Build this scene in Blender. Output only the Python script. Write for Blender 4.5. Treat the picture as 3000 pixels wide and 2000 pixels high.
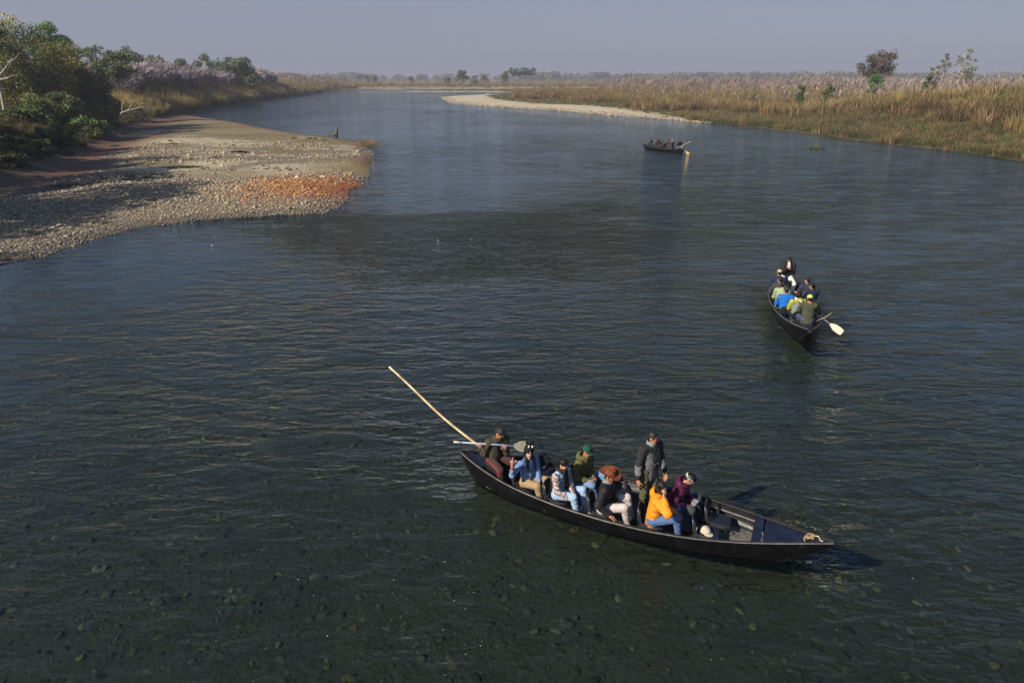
import bpy, math, random
import numpy as np
from mathutils import Vector, Matrix
R = math.radians
for _o in list(bpy.data.objects): bpy.data.objects.remove(_o)
sc = bpy.context.scene
C = sc.collection

# ------------------------------------------------------------------ camera, sky, sun, exposure
CAM_H = 7.5
cam = bpy.data.cameras.new('camera'); cam_o = bpy.data.objects.new('camera', cam); C.objects.link(cam_o)
cam.sensor_width = 36.0; cam.lens = 24.0; cam.clip_start = 0.1; cam.clip_end = 9000
cam_o.location = (0, 0, CAM_H); cam_o.rotation_euler = (math.pi/2 - math.atan(770/2000), 0, 0)
sc.camera = cam_o
SUN_AZ, SUN_EL = -127.0, 34.0           # degrees right of +Y, degrees above the horizon
world = bpy.data.worlds.new('World'); sc.world = world; world.use_nodes = True
_nt = world.node_tree; _bg = _nt.nodes['Background']
_sky = _nt.nodes.new('ShaderNodeTexSky'); _sky.sky_type = 'NISHITA'; _sky.sun_disc = False
_sky.sun_elevation = R(SUN_EL); _sky.sun_rotation = R(SUN_AZ % 360)
_sky.air_density = 1.0; _sky.dust_density = 1.6; _sky.ozone_density = 3.5; _sky.altitude = 100
_hs = _nt.nodes.new('ShaderNodeHueSaturation'); _hs.inputs['Saturation'].default_value = 1.25
_mx = _nt.nodes.new('ShaderNodeMix'); _mx.data_type = 'RGBA'; _mx.inputs[0].default_value = 0.84
_mx.inputs[7].default_value = (2.22, 2.30, 3.02, 1)     # even winter haze over the whole sky
_nt.links.new(_sky.outputs[0], _hs.inputs['Color']); _nt.links.new(_hs.outputs[0], _mx.inputs[6])
_wc = _nt.nodes.new('ShaderNodeTexCoord'); _sp = _nt.nodes.new('ShaderNodeSeparateXYZ'); _mr = _nt.nodes.new('ShaderNodeMapRange')   # haze thickens towards the horizon
_nt.links.new(_wc.outputs['Generated'], _sp.inputs[0]); _nt.links.new(_sp.outputs[2], _mr.inputs[0])
_mr.inputs[1].default_value = .08; _mr.inputs[2].default_value = .55; _mr.inputs[3].default_value = .86; _mr.inputs[4].default_value = .12; _nt.links.new(_mr.outputs[0], _mx.inputs[0])
_nt.links.new(_mx.outputs[2], _bg.inputs[0]); _bg.inputs[1].default_value = 0.092
sun = bpy.data.lights.new('sun', 'SUN'); sun.energy = 5.0; sun.angle = R(0.6); sun.color = (1.0, 0.90, 0.76)
sun_o = bpy.data.objects.new('sun', sun); C.objects.link(sun_o)
_d = Vector((math.sin(R(SUN_AZ))*math.cos(R(SUN_EL)), math.cos(R(SUN_AZ))*math.cos(R(SUN_EL)), math.sin(R(SUN_EL))))
sun_o.rotation_euler = _d.to_track_quat('Z', 'Y').to_euler(); sun_o.location = _d*200
vs = sc.view_settings; vs.view_transform = 'Standard'; vs.look = 'None'; vs.exposure = 0.50; vs.gamma = 1.0
vs.use_curve_mapping = False
sc.cycles.use_denoising = True; sc.cycles.max_bounces = 8; sc.cycles.transparent_max_bounces = 12
sc.cycles.diffuse_bounces = 2; sc.cycles.glossy_bounces = 3; sc.cycles.transmission_bounces = 4
sc.cycles.volume_bounces = 0; sc.cycles.caustics_reflective = False; sc.cycles.caustics_refractive = False
sc.cycles.sample_clamp_indirect = 6.0; sc.cycles.use_adaptive_sampling = True; sc.cycles.adaptive_threshold = 0.02

# ------------------------------------------------------------------ helpers
rng = np.random.default_rng(7)
def nv(v):
    v = np.asarray(v, float); return v/(np.linalg.norm(v)+1e-12)
def sstep(a, b, x):
    t = np.clip((x-a)/(b-a), 0, 1); return t*t*(3-2*t)
def lerp(a, b, t): return a+(b-a)*t
_perm = np.random.default_rng(3).random((256, 256))
def vnoise(x, y):
    xi = np.floor(x).astype(int); yi = np.floor(y).astype(int); fx = x-xi; fy = y-yi
    fx = fx*fx*(3-2*fx); fy = fy*fy*(3-2*fy)
    g = lambda i, j: _perm[i & 255, j & 255]
    return lerp(lerp(g(xi, yi), g(xi+1, yi), fx), lerp(g(xi, yi+1), g(xi+1, yi+1), fx), fy)
def fbm(x, y, s, o=4):
    v = 0; a = .5; t = 0
    for k in range(o):
        v = v+a*vnoise(x/s+17.3*k, y/s-9.1*k); t += a; a *= .5; s *= .5
    return v/t
def mesh_np(name, V, F, col=None, smooth=True, mats=(), midx=None):
    """mesh from numpy verts and a list/array of faces (equal size per array)"""
    me = bpy.data.meshes.new(name)
    V = np.asarray(V, np.float32); groups = F if isinstance(F, list) else [F]
    groups = [np.asarray(g, np.int32) for g in groups if len(g)]
    nl = sum(g.size for g in groups); nf = sum(len(g) for g in groups)
    me.vertices.add(len(V)); me.vertices.foreach_set('co', V.ravel())
    me.loops.add(nl); me.polygons.add(nf)
    me.loops.foreach_set('vertex_index', np.concatenate([g.ravel() for g in groups]))
    st = []; p = 0
    for g in groups:
        st.append(p+np.arange(len(g))*g.shape[1]); p += g.size
    me.polygons.foreach_set('loop_start', np.concatenate(st).astype(np.int32))
    me.polygons.foreach_set('use_smooth', np.full(nf, smooth))
    if midx is not None: me.polygons.foreach_set('material_index', np.asarray(midx, np.int32))
    me.update(calc_edges=True); me.validate()
    if col is not None:
        a = me.color_attributes.new('Col', 'FLOAT_COLOR', 'POINT')
        cc = np.ones((len(V), 4), np.float32); cc[:, :3] = col; a.data.foreach_set('color', cc.ravel())
    for m in mats: me.materials.append(m)
    return me
def link(name, me, parent=None, **kw):
    o = bpy.data.objects.new(name, me); C.objects.link(o)
    if parent is not None: o.parent = parent
    for k, v in kw.items(): o[k] = v
    return o
def tag(o, label, cat, group=None):
    o['label'] = label; o['category'] = cat
    if group: o['group'] = group
    return o
def empty(name, loc=(0, 0, 0), rz=0, label=None, cat=None, group=None):
    o = bpy.data.objects.new(name, None); C.objects.link(o); o.location = loc; o.rotation_euler = (0, 0, rz)
    o.empty_display_size = .2
    if label: tag(o, label, cat, group)
    return o
class MB:
    """collects tubes, boxes, sheets into one mesh"""
    def __init__(s): s.V = []; s.Q = []; s.T = []; s.col = []; s.n = 0
    def add(s, V, Q=None, T=None, col=(1, 1, 1)):
        V = np.asarray(V, float)
        if Q is not None and len(Q): s.Q.append(np.asarray(Q, int)+s.n)
        if T is not None and len(T): s.T.append(np.asarray(T, int)+s.n)
        s.V.append(V); c = np.asarray(col, float)
        s.col.append(np.broadcast_to(c, (len(V), 3)).copy()); s.n += len(V)
    def tube(s, pts, rad, n=8, col=(1, 1, 1), cap=True, flat=None):
        pts = np.asarray(pts, float); m = len(pts); rad = np.broadcast_to(np.asarray(rad, float), (m,))
        tan = np.gradient(pts, axis=0); tan /= np.linalg.norm(tan, axis=1)[:, None]+1e-12
        up = np.array([0, 0, 1.]) if abs(tan[0, 2]) < .9 else np.array([1., 0, 0])
        u = np.cross(tan, up); u /= np.linalg.norm(u, axis=1)[:, None]+1e-12; w = np.cross(u, tan)
        a = np.linspace(0, 2*math.pi, n, endpoint=False)
        ring = pts[:, None]+rad[:, None, None]*(np.cos(a)[None, :, None]*u[:, None]+np.sin(a)[None, :, None]*w[:, None])
        V = ring.reshape(-1, 3); i = np.arange(m-1)[:, None]*n; j = np.arange(n)[None]; k = (j+1) % n
        Q = np.stack([i+j, i+k, i+n+k, i+n+j], -1).reshape(-1, 4)
        c = np.asarray(col, float); c = np.repeat(c, n, 0) if c.ndim == 2 else c
        T = []
        if cap:
            V = np.vstack([V, pts[0], pts[-1]]); b = m*n
            T = [(b, (q+1) % n, q) for q in range(n)]+[(b+1, (m-1)*n+q, (m-1)*n+(q+1) % n) for q in range(n)]
            if c.ndim == 2: c = np.vstack([c, c[0], c[-1]])
        s.add(V, Q, T, c)
    def box(s, c, size, rot=None, col=(1, 1, 1), taper=1.0):
        h = np.asarray(size, float)/2
        V = np.array([[x, y, z] for z in (-1, 1) for y in (-1, 1) for x in (-1, 1)], float)*h
        V[4:, :2] *= taper
        if rot is not None: V = V@np.asarray(rot).T
        s.add(V+np.asarray(c), [(0, 2, 3, 1), (4, 5, 7, 6), (0, 1, 5, 4), (2, 6, 7, 3), (0, 4, 6, 2), (1, 3, 7, 5)], None, col)
    def grid(s, P, col=(1, 1, 1), flip=False):
        P = np.asarray(P, float); m, n = P.shape[:2]
        i = np.arange(m-1)[:, None]*n; j = np.arange(n-1)[None]
        Q = np.stack([i+j, i+j+1, i+n+j+1, i+n+j], -1).reshape(-1, 4)
        if flip: Q = Q[:, ::-1]
        c = np.asarray(col, float); c = c.reshape(-1, 3) if c.ndim == 3 else c
        s.add(P.reshape(-1, 3), Q, None, c)
    def mesh(s, name, mats=(), smooth=True):
        g = []
        if s.Q: g.append(np.concatenate(s.Q))
        if s.T: g.append(np.concatenate(s.T))
        return mesh_np(name, np.concatenate(s.V), g, np.concatenate(s.col), smooth, mats)
def rotz(a): c, s = math.cos(a), math.sin(a); return np.array([[c, -s, 0], [s, c, 0], [0, 0, 1.]])

# ------------------------------------------------------------------ materials
def nodes(name):
    m = bpy.data.materials.new(name); m.use_nodes = True; nt = m.node_tree
    return m, nt, nt.nodes, nt.links, nt.nodes['Principled BSDF']
def N(nt, kind, **kw):
    n = nt.nodes.new('ShaderNode'+kind)
    for k, v in kw.items():
        if k in n.inputs: n.inputs[k].default_value = v
        else: setattr(n, k, v)
    return n
def math_n(nt, op, a, b=None, c=None):
    n = nt.nodes.new('ShaderNodeMath'); n.operation = op
    for i, v in enumerate((a, b, c)):
        if v is None: continue
        if isinstance(v, (int, float)): n.inputs[i].default_value = v
        else: nt.links.new(v, n.inputs[i])
    return n.outputs[0]
def mixc(nt, f, a, b, mode='MIX'):
    n = nt.nodes.new('ShaderNodeMix'); n.data_type = 'RGBA'; n.blend_type = mode
    for i, v in ((0, f), (6, a), (7, b)):
        if isinstance(v, (int, float)): n.inputs[i].default_value = v
        elif isinstance(v, tuple): n.inputs[i].default_value = (*v, 1)
        else: nt.links.new(v, n.inputs[i])
    return n.outputs[2]
def attr_mat(name, crumple=0.0, scuff=0.0, rough=.8, spec=.3, bump=0.0, bscale=40, var=.25, vscale=12, rand=0.0, translucent=0.0, coat=0.0, sss=0.0, metal=0.0):
    m, nt, ns, lk, b = nodes(name)
    at = N(nt, 'VertexColor', layer_name='Col'); tc = N(nt, 'TexCoord'); col = at.outputs['Color']
    if var:
        nz = N(nt, 'TexNoise', Scale=vscale, Detail=5.0); lk.new(tc.outputs['Object'], nz.inputs['Vector'])
        mr = N(nt, 'MapRange'); mr.inputs[1].default_value = .25; mr.inputs[2].default_value = .75
        mr.inputs[3].default_value = 1-var; mr.inputs[4].default_value = 1+var; lk.new(nz.outputs[0], mr.inputs[0])
        hv = N(nt, 'HueSaturation'); lk.new(col, hv.inputs['Color']); lk.new(mr.outputs[0], hv.inputs['Value']); col = hv.outputs[0]
    if rand:
        oi = N(nt, 'ObjectInfo'); mr = N(nt, 'MapRange'); mr.inputs[3].default_value = 1-rand; mr.inputs[4].default_value = 1+rand
        lk.new(oi.outputs['Random'], mr.inputs[0]); hv = N(nt, 'HueSaturation'); lk.new(col, hv.inputs['Color'])
        lk.new(mr.outputs[0], hv.inputs['Value'])
        mh = N(nt, 'MapRange'); mh.inputs[3].default_value = .5-rand*.05; mh.inputs[4].default_value = .5+rand*.05
        r2 = math_n(nt, 'FRACT', math_n(nt, 'MULTIPLY', oi.outputs['Random'], 7.31)); lk.new(r2, mh.inputs[0])
        lk.new(mh.outputs[0], hv.inputs['Hue']); col = hv.outputs[0]
    lk.new(col, b.inputs['Base Color']); b.inputs['Roughness'].default_value = rough; b.inputs['Specular IOR Level'].default_value = spec
    b.inputs['Metallic'].default_value = metal
    if coat: b.inputs['Coat Weight'].default_value = coat; b.inputs['Coat Roughness'].default_value = .25
    if sss: b.inputs['Subsurface Weight'].default_value = sss; b.inputs['Subsurface Radius'].default_value = (.012, .005, .003); b.inputs['Subsurface Scale'].default_value = 1
    if scuff:
        nz = N(nt, 'TexNoise', Scale=7.0, Detail=8.0, Roughness=.75); lk.new(tc.outputs['Object'], nz.inputs['Vector'])
        mp = N(nt, 'Mapping'); mp.inputs['Scale'].default_value = (1.2, 9, 26); lk.new(tc.outputs['Object'], mp.inputs['Vector'])
        n2 = N(nt, 'TexNoise', Scale=2.0, Detail=6.0, Roughness=.7); lk.new(mp.outputs[0], n2.inputs['Vector'])
        mr = N(nt, 'MapRange'); mr.inputs[1].default_value = .60; mr.inputs[2].default_value = .78; lk.new(n2.outputs[0], mr.inputs[0])
        m2 = N(nt, 'MapRange'); m2.inputs[1].default_value = .55; m2.inputs[2].default_value = .72; lk.new(nz.outputs[0], m2.inputs[0])
        mk = math_n(nt, 'MULTIPLY', math_n(nt, 'MAXIMUM', mr.outputs[0], m2.outputs[0]), scuff); lk.new(mixc(nt, mk, col, (.13, .12, .11)), b.inputs['Base Color'])
        lk.new(math_n(nt, 'ADD', rough, math_n(nt, 'MULTIPLY', mk, .8)), b.inputs['Roughness'])
    if bump:
        nz = N(nt, 'TexNoise', Scale=bscale, Detail=4.0, Distortion=crumple); lk.new(tc.outputs['Object'], nz.inputs['Vector'])
        bp = N(nt, 'Bump', Strength=1.0, Distance=bump); lk.new(nz.outputs[0], bp.inputs['Height']); lk.new(bp.outputs[0], b.inputs['Normal'])
    if translucent:
        tr = N(nt, 'BsdfTranslucent'); lk.new(col, tr.inputs['Color']); mx = N(nt, 'MixShader'); mx.inputs[0].default_value = translucent
        lk.new(b.outputs[0], mx.inputs[1]); lk.new(tr.outputs[0], mx.inputs[2]); lk.new(mx.outputs[0], ns['Material Output'].inputs[0])
    return m
M_LEAF = attr_mat('leaf', rough=.55, spec=.35, var=.0, translucent=.34)
M_GRASS = attr_mat('grass_blade', rough=.75, spec=.2, var=.0, rand=.5, translucent=.48)
M_BARK = attr_mat('bark', rough=.9, spec=.15, bump=.03, bscale=6, var=.3, vscale=3)
M_SKIN = attr_mat('skin', rough=.5, spec=.35, var=.06, vscale=30, sss=.08)
M_CLOTH = attr_mat('woven_cloth', rough=.92, spec=.12, crumple=1.0, bump=.012, bscale=17, var=.16, vscale=14)
M_PUFF = attr_mat('nylon_quilt', rough=.58, spec=.2, crumple=1.0, bump=.010, bscale=22, var=.12, vscale=18)
M_HAIR = attr_mat('hair', rough=.42, spec=.22, bump=.004, bscale=110, var=.4, vscale=50)
M_TAR = attr_mat('tarred_wood', rough=.34, spec=.2, scuff=.12, bump=.007, bscale=14, var=.5, vscale=7)
M_SEAT = attr_mat('black_plastic', rough=.38, spec=.26, var=.2, vscale=8)
M_METAL = attr_mat('worn_metal', rough=.35, spec=.5, var=.2, vscale=20, metal=.7)
M_PLASTIC = attr_mat('plain_plastic', rough=.4, spec=.45, var=.08, vscale=15)
M_WOOD = attr_mat('bare_wood', rough=.7, spec=.25, bump=.003, bscale=30, var=.25, vscale=10)
M_STONE = attr_mat('river_stone', rough=.85, spec=.25, bump=.01, bscale=8, var=.18, vscale=5, rand=.42)

# ------------------------------------------------------------------ plan of the river: shorelines
LEFT = [(-45,-30),(-38,5),(-30,18),(-24.5,25.5),(-22.1,28.7),(-21.1,29.9),(-20.9,33),(-20,36.7),(-17.4,38.6),(-14,40),(-11.2,40.7),(-10.7,43),
        (-10.8,46.3),(-11.7,49.3),(-11.4,52.7),(-12,58.6),(-13.6,68.9),(-15.9,79),(-19.5,90),(-26,98.4),(-33,106),(-43,120),(-52,133),(-63,147),
        (-70,156.6),(-72,161),(-76,188),(-86,243),(-93.5,310),(-103,400),(-108,470),(-104,525),(-60,532),(0,520),(60,500),(140,462),(4500,462),
        (4500,6000),(-4500,6000),(-4500,-30)]
BANK = [(-60,-30),(-46,20),(-40,38),(-36.5,49.3),(-38.2,56.5),(-45.4,73.7),(-52.2,92.8),(-63,120),(-71,147),(-73,160),(-77,188),(-87,243),
        (-94.5,310),(-104,400),(-109,470),(-106,535),(-106,6000),(-4500,6000),(-4500,-30)]
RIGHT = [(90,-30),(70,20),(58,40),(51,55),(49.6,68),(49.3,75.4),(47.7,82.4),(44.7,92.8),(43.8,101.5),(40.7,113.5),(35.2,129.6),(32.7,137),(22.3,156.6),
         (8.7,184),(-10,212),(-20.7,243),(-30.7,310),(-26,335),(-12,362),(5,378),(40,392),(4500,470),(4500,-30)]
SPIT = [(-67,450),(-50,430),(-21,440),(-4,415),(40,396),(60,388),(4500,388),(4500,470),(40,470),(-20,478),(-55,464)]
def sdist(poly, x, y):
    """signed distance to polygon, positive inside"""
    d = np.full(x.shape, 1e18); ins = np.zeros(x.shape, bool); n = len(poly)
    for i in range(n):
        ax, ay = poly[i]; bx, by = poly[(i+1) % n]; ex, ey = bx-ax, by-ay
        wx, wy = x-ax, y-ay; t = np.clip((wx*ex+wy*ey)/(ex*ex+ey*ey), 0, 1)
        d = np.minimum(d, (wx-t*ex)**2+(wy-t*ey)**2)
        c = ((ay > y) != (by > y)) & (x < (bx-ax)*(y-ay)/(by-ay+1e-12)+ax); ins ^= c
    d = np.sqrt(d); return np.where(ins, d, -d)
def plan(x, y):
    x = np.asarray(x, float); y = np.asarray(y, float)
    return sdist(LEFT, x, y), sdist(RIGHT, x, y), sdist(SPIT, x, y), sdist(BANK, x, y)
def terrain(x, y, pl=None):
    x = np.asarray(x, float); y = np.asarray(y, float)
    dl, dr, ds, db = pl if pl is not None else plan(x, y)
    wob = (fbm(x, y, 5.0)-.5)*1.6*sstep(500, 60, y)
    far = sstep(480, 520, y)
    # gravel bar and left bank
    bar = .42*(1-np.exp(-np.maximum(dl+wob*.6, 0)/3.5))+.10*(fbm(x, y, 9.0)-.5)
    chan = sstep(-9, -1.5, db)*sstep(168, 150, y)
    bar = bar*(1-chan)+chan*(.05+.16*(fbm(x+40, y, 7.0)-.56))
    pool = np.exp(-(((x+54.0)/2.6)**2+((y-108)/9.)**2))
    bar = bar-.28*pool
    bank = (3.0+.8*(fbm(x, y, 14.0)-.5))*sstep(-1.5, 11, db)+1.0*sstep(10, 60, db)
    zl = np.where(dl > 0, bar+bank, 0)
    zl = np.where(far > 0, lerp(zl, .25+1.6*sstep(0, 14, dl), far), zl)
    # right bank: low shelf of pebbles far up, sloping meadow nearby
    near = sstep(150, 105, y)
    shelf = .45*(1-np.exp(-np.maximum(dr, 0)/5))+1.3*sstep(18, 60, dr)
    mead = .30*(1-np.exp(-np.maximum(dr+wob*.5, 0)/.8))+3.6*sstep(1, 30, dr)+1.0*sstep(25, 60, dr)
    zr = lerp(shelf, mead, near)+.25*(fbm(x, y, 6.0)-.5)*sstep(0, 5, dr)
    zs = .35*(1-np.exp(-np.maximum(ds, 0)/5))+1.0*sstep(8, 30, ds)
    d = np.maximum(np.maximum(dl, dr), ds)
    z = np.maximum.reduce([np.where(dl > 0, zl, -9), np.where(dr > 0, zr, -9), np.where(ds > 0, zs, -9)])
    riff = np.exp(-(((x+5)/11.)**2+((y-33)/7.)**2))
    dep = (.95-.35*riff)*(1-np.exp(np.minimum(d+wob*.6, 0)/7.))+.10*(fbm(x, y, 2.5)-.5)
    return np.where(d > 0, z, -.02-dep)
# ------------------------------------------------------------------ ground sheet
def axis(segs):
    out = []
    for a, b, st in segs: out += list(np.arange(a, b, st))
    out.append(segs[-1][1]); return np.array(out)
gx = np.concatenate([-np.geomspace(3400, 140, 26)[:-1], axis([(-140,-66,1.6),(-66,-8,.5),(-8,20,1.2),(20,80,1.0),(80,140,3)]), np.geomspace(140, 3400, 26)[1:]])
gy = np.concatenate([axis([(-30,26,2.0),(26,130,.6),(130,200,1.2),(200,330,3),(330,540,4)]), np.geomspace(540, 4200, 30)[1:]])
GX, GY = np.meshgrid(gx, gy); _pl = plan(GX, GY); GZ = terrain(GX, GY, _pl)
def grid_faces(m, n):
    i = np.arange(m-1)[:, None]*n; j = np.arange(n-1)[None]
    return np.stack([i+j, i+j+1, i+n+j+1, i+n+j], -1).reshape(-1, 4)
def gcol(x, y, pl):
    dl, dr, ds, db = pl; c = np.empty(x.shape+(3,)); c[:] = (.082, .074, .050)        # riverbed
    def put(mask, rgb):
        nonlocal c
        c = c*(1-mask[..., None])+np.array(rgb)*mask[..., None]
    n1 = fbm(x, y, 8.0); n2 = fbm(x+31, y*1.6-11, 4.0); n3 = fbm(x, y, 22.0)
    put(np.exp(-(((x+4)/10)**2+((y-34)/8)**2))*.75, (.055, .045, .032))
    on = sstep(-.6, .5, dl)*sstep(480, 460, y)
    put(on, (.15, .125, .085))
    # pale dry sand over the middle of the bar, olive silt towards the tip and the far edge
    u = (y-58)/26.0
    sand = on*sstep(50, 58, y)*sstep(.32, .6, n2+.15*np.sin(y*.25)); put(sand*.9, (.36, .31, .205))
    put(on*sstep(.50, .62, n1)*sstep(52, 60, y), (.15, .118, .056))
    tip = on*np.exp(-(((x+13)/4.5)**2+((y-63)/11)**2)); put(np.clip(tip*1.1, 0, 1), (.19, .15, .07))
    put(on*sstep(84, 104, y)*.85, (.15, .115, .055))
    put(on*sstep(2.6, .6, dl)*sstep(60, 66, y)*.9, (.15, .075, .035))                  # rust along the far shore
    orange = np.exp(-(((x+15)/5.2)**2+((y-50)/5.5)**2)); put(on*np.clip(orange*1.15, 0, 1)*.9, (.24, .10, .035))
    chan = sstep(-8.5, -2.0, db)*sstep(170, 150, y)*sstep(40, 56, y); put(chan*.92, (.098, .046, .026))
    put(sstep(-1.5, 2, db), (.075, .054, .034)); put(sstep(3, 12, db), (.07, .06, .032))
    put(sstep(455, 480, y)*sstep(0, 2, dl), (.24, .20, .12)); put(sstep(505, 540, y)*sstep(2, 10, dl), (.20, .15, .085))
    rn = sstep(150, 115, y)
    put(sstep(-.4, .6, dr), (.40, .345, .24))
    put(sstep(0, 5, dr-16*sstep(128, 205, y)-8*(n3-.5))*(1-rn), (.19, .165, .075)); put(sstep(-.4, .4, dr)*rn, (.085, .065, .036)); put(sstep(.5, 1.8, dr+2*(n1-.5))*rn, (.14, .125, .05))
    put(sstep(35, 60, dr), (.20, .15, .08))
    put(sstep(-.3, .6, ds)*sstep(380, 400, y), (.42, .36, .26)); put(sstep(3, 9, ds)*sstep(380, 400, y), (.19, .165, .08))
    edge = np.exp(-(np.maximum.reduce([dl, dr, ds])/.8)**2)
    c *= (1-.42*edge)[..., None]                                                        # damp margin at the waterline
    return c*(0.86+.28*n2)[..., None]
M_GROUND, nt, ns, lk, b = nodes('bank_soil')
_at = N(nt, 'VertexColor', layer_name='Col'); _tc = N(nt, 'TexCoord')
_n1 = N(nt, 'TexNoise', Scale=1.3, Detail=9.0, Roughness=.7); _n2 = N(nt, 'TexNoise', Scale=9.0, Detail=6.0)
for q in (_n1, _n2): lk.new(_tc.outputs['Object'], q.inputs['Vector'])
_v = math_n(nt, 'ADD', math_n(nt, 'MULTIPLY', _n1.outputs[0], 1.1), math_n(nt, 'MULTIPLY', _n2.outputs[0], .7))
_hv = N(nt, 'HueSaturation'); lk.new(_at.outputs['Color'], _hv.inputs['Color']); lk.new(math_n(nt, 'ADD', _v, .1), _hv.inputs['Value'])
lk.new(_hv.outputs[0], b.inputs['Base Color']); b.inputs['Roughness'].default_value = .88; b.inputs['Specular IOR Level'].default_value = .25
_bp = N(nt, 'Bump', Strength=1.0, Distance=.06); lk.new(_v, _bp.inputs['Height']); lk.new(_bp.outputs[0], b.inputs['Normal'])
ground = link('ground', mesh_np('ground', np.stack([GX, GY, GZ], -1).reshape(-1, 3), grid_faces(*GX.shape), gcol(GX, GY, _pl).reshape(-1, 3), True, (M_GROUND,)), kind='structure')

# ------------------------------------------------------------------ river surface
wx = np.concatenate([axis([(-420,-120,20),(-120,-30,6),(-30,-6,.9),(-6,14,.4),(14,36,.9),(36,110,4),(110,300,20)])])
wy = np.concatenate([axis([(-20,6,3),(6,30,.4),(30,100,.9),(100,260,8),(260,560,15)])])
WX, WY = np.meshgrid(wx, wy)
_n = fbm(WX, WY, 16.0); _m = fbm(WX+50, WY*1.4, 40.0)
_rp = [(-14.5,38.6),(-11,39.6),(-6,40),(-2,40.5),(4,42),(5.5,36),(2.5,29.5),(-1.5,25.5),(-6,27.5),(-9.5,31.5),(-12.5,35.5)]
riff = sstep(-3.2, 3.0, sdist(_rp, WX, WY)+9.0*(fbm(WX*.5, WY, 3.5)-.5))
tongue = np.exp(-(((WX-9)/10.)**2+((WY-34-.45*WX)/9.)**2))
calm = np.exp(-(((WX+19)/9.5)**2+((WY-26)/9.)**2))+sstep(60, 110, WY)*.55+np.exp(-(((WX+4)/9.)**2+((WY-52)/8.)**2))*.7
chop = np.clip(.55+.55*(_n-.5)+(1.5+2.0*fbm(WX+9, WY*2, 3.0))*riff+.6*tongue-.46*calm, .08, 5.0)*lerp(1.0, 1.05, sstep(7, 17, WY))
def _seg(a, b):
    e = np.array(b)-np.array(a); t = np.clip(((WX-a[0])*e[0]+(WY-a[1])*e[1])/(e@e), 0, 1); return np.hypot(WX-a[0]-t*e[0], WY-a[1]-t*e[1])
for a_, b_ in (((-.6, 11.85), (4.6, 9.45)), ((9.1, 19.9), (10.3, 25.2))): chop += .9*np.exp(-((_seg(a_, b_)-.75)/.5)**2)     # water disturbed along the hulls
for k in (-.32, .32):                                                                                                  # and behind the sterns
    chop += .3*np.exp(-(_seg((-1.0, 12.05), (-1.0-4.5*math.cos(-.43+k), 12.05-4.5*math.sin(-.43+k)))/.35)**2); chop += .3*np.exp(-(_seg((8.9, 19.3), (8.9-4*math.cos(1.33+k), 19.3-4*math.sin(1.33+k)))/.35)**2)
wv = np.stack([WX, WY, np.zeros_like(WX)], -1).reshape(-1, 3)
wme = mesh_np('river', wv, grid_faces(*WX.shape))
_a = wme.attributes.new('chop', 'FLOAT', 'POINT'); _a.data.foreach_set('value', chop.ravel().astype(np.float32))
M_WATER, nt, ns, lk, b = nodes('river_water'); ns.remove(b)
_tc = N(nt, 'TexCoord'); _at = N(nt, 'Attribute', attribute_name='chop')
def wnoise(scale, sx, sy, rot, detail=3.0, rough=.55, dist=0.0, kind='FBM'):
    mp = N(nt, 'Mapping'); mp.inputs['Rotation'].default_value = (0, 0, rot); mp.inputs['Scale'].default_value = (sx, sy, 1)
    lk.new(_tc.outputs['Object'], mp.inputs['Vector'])
    n = N(nt, 'TexNoise', Scale=scale, Detail=detail, Roughness=rough, Distortion=dist); n.noise_type = kind; n.normalize = True
    lk.new(mp.outputs[0], n.inputs['Vector']); return math_n(nt, 'SUBTRACT', n.outputs[0], .5)
h1 = wnoise(.42, .75, 1.35, .25, 3, .5, .6)
h2 = wnoise(1.25, .6, 1.5, -.18, 4, .55, .5)
h3 = wnoise(3.6, .7, 1.45, .12, 3, .5, .3)
h4 = wnoise(.16, 1.0, 1.5, .4, 2, .5, .8)
hh = math_n(nt, 'ADD', math_n(nt, 'ADD', math_n(nt, 'MULTIPLY', h1, .17), math_n(nt, 'MULTIPLY', h2, .30)),
            math_n(nt, 'ADD', math_n(nt, 'MULTIPLY', h3, .11), math_n(nt, 'MULTIPLY', h4, .16)))
hh = math_n(nt, 'MULTIPLY', hh, math_n(nt, 'MULTIPLY', _at.outputs['Fac'], math_n(nt, 'ADD', .95, h4)))
h5 = wnoise(.75, .45, 1.2, .3, 3, .6, 1.2); _pm = N(nt, 'MapRange'); _pm.inputs[1].default_value = -.16; _pm.inputs[2].default_value = .16; _pm.inputs[3].default_value = .35; _pm.inputs[4].default_value = 1.65
lk.new(h5, _pm.inputs[0]); hh = math_n(nt, 'MULTIPLY', hh, _pm.outputs[0])       # slicks and rougher patches
_bp = N(nt, 'Bump', Strength=1.0, Distance=1.0); lk.new(hh, _bp.inputs['Height'])
_fr = N(nt, 'Fresnel', IOR=1.33); lk.new(_bp.outputs[0], _fr.inputs['Normal'])
_gl = N(nt, 'BsdfGlossy', Roughness=.04); _gl.inputs['Color'].default_value = (.82, .93, 1, 1); lk.new(_bp.outputs[0], _gl.inputs['Normal'])
_tr = N(nt, 'BsdfTransparent'); _tr.inputs['Color'].default_value = (.40, .475, .43, 1)
_ge = N(nt, 'NewGeometry'); _ff = N(nt, 'Mix'); _ff.inputs[3].default_value = .04       # light passing up or down through the sheet from below
lk.new(_ge.outputs['Backfacing'], _ff.inputs[0]); lk.new(_fr.outputs[0], _ff.inputs[2])
_ms = N(nt, 'MixShader'); lk.new(_ff.outputs[0], _ms.inputs[0]); lk.new(_tr.outputs[0], _ms.inputs[1]); lk.new(_gl.outputs[0], _ms.inputs[2])
lk.new(_ms.outputs[0], ns['Material Output'].inputs[0])
wme.materials.append(M_WATER); river = link('river', wme, kind='structure')

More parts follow.
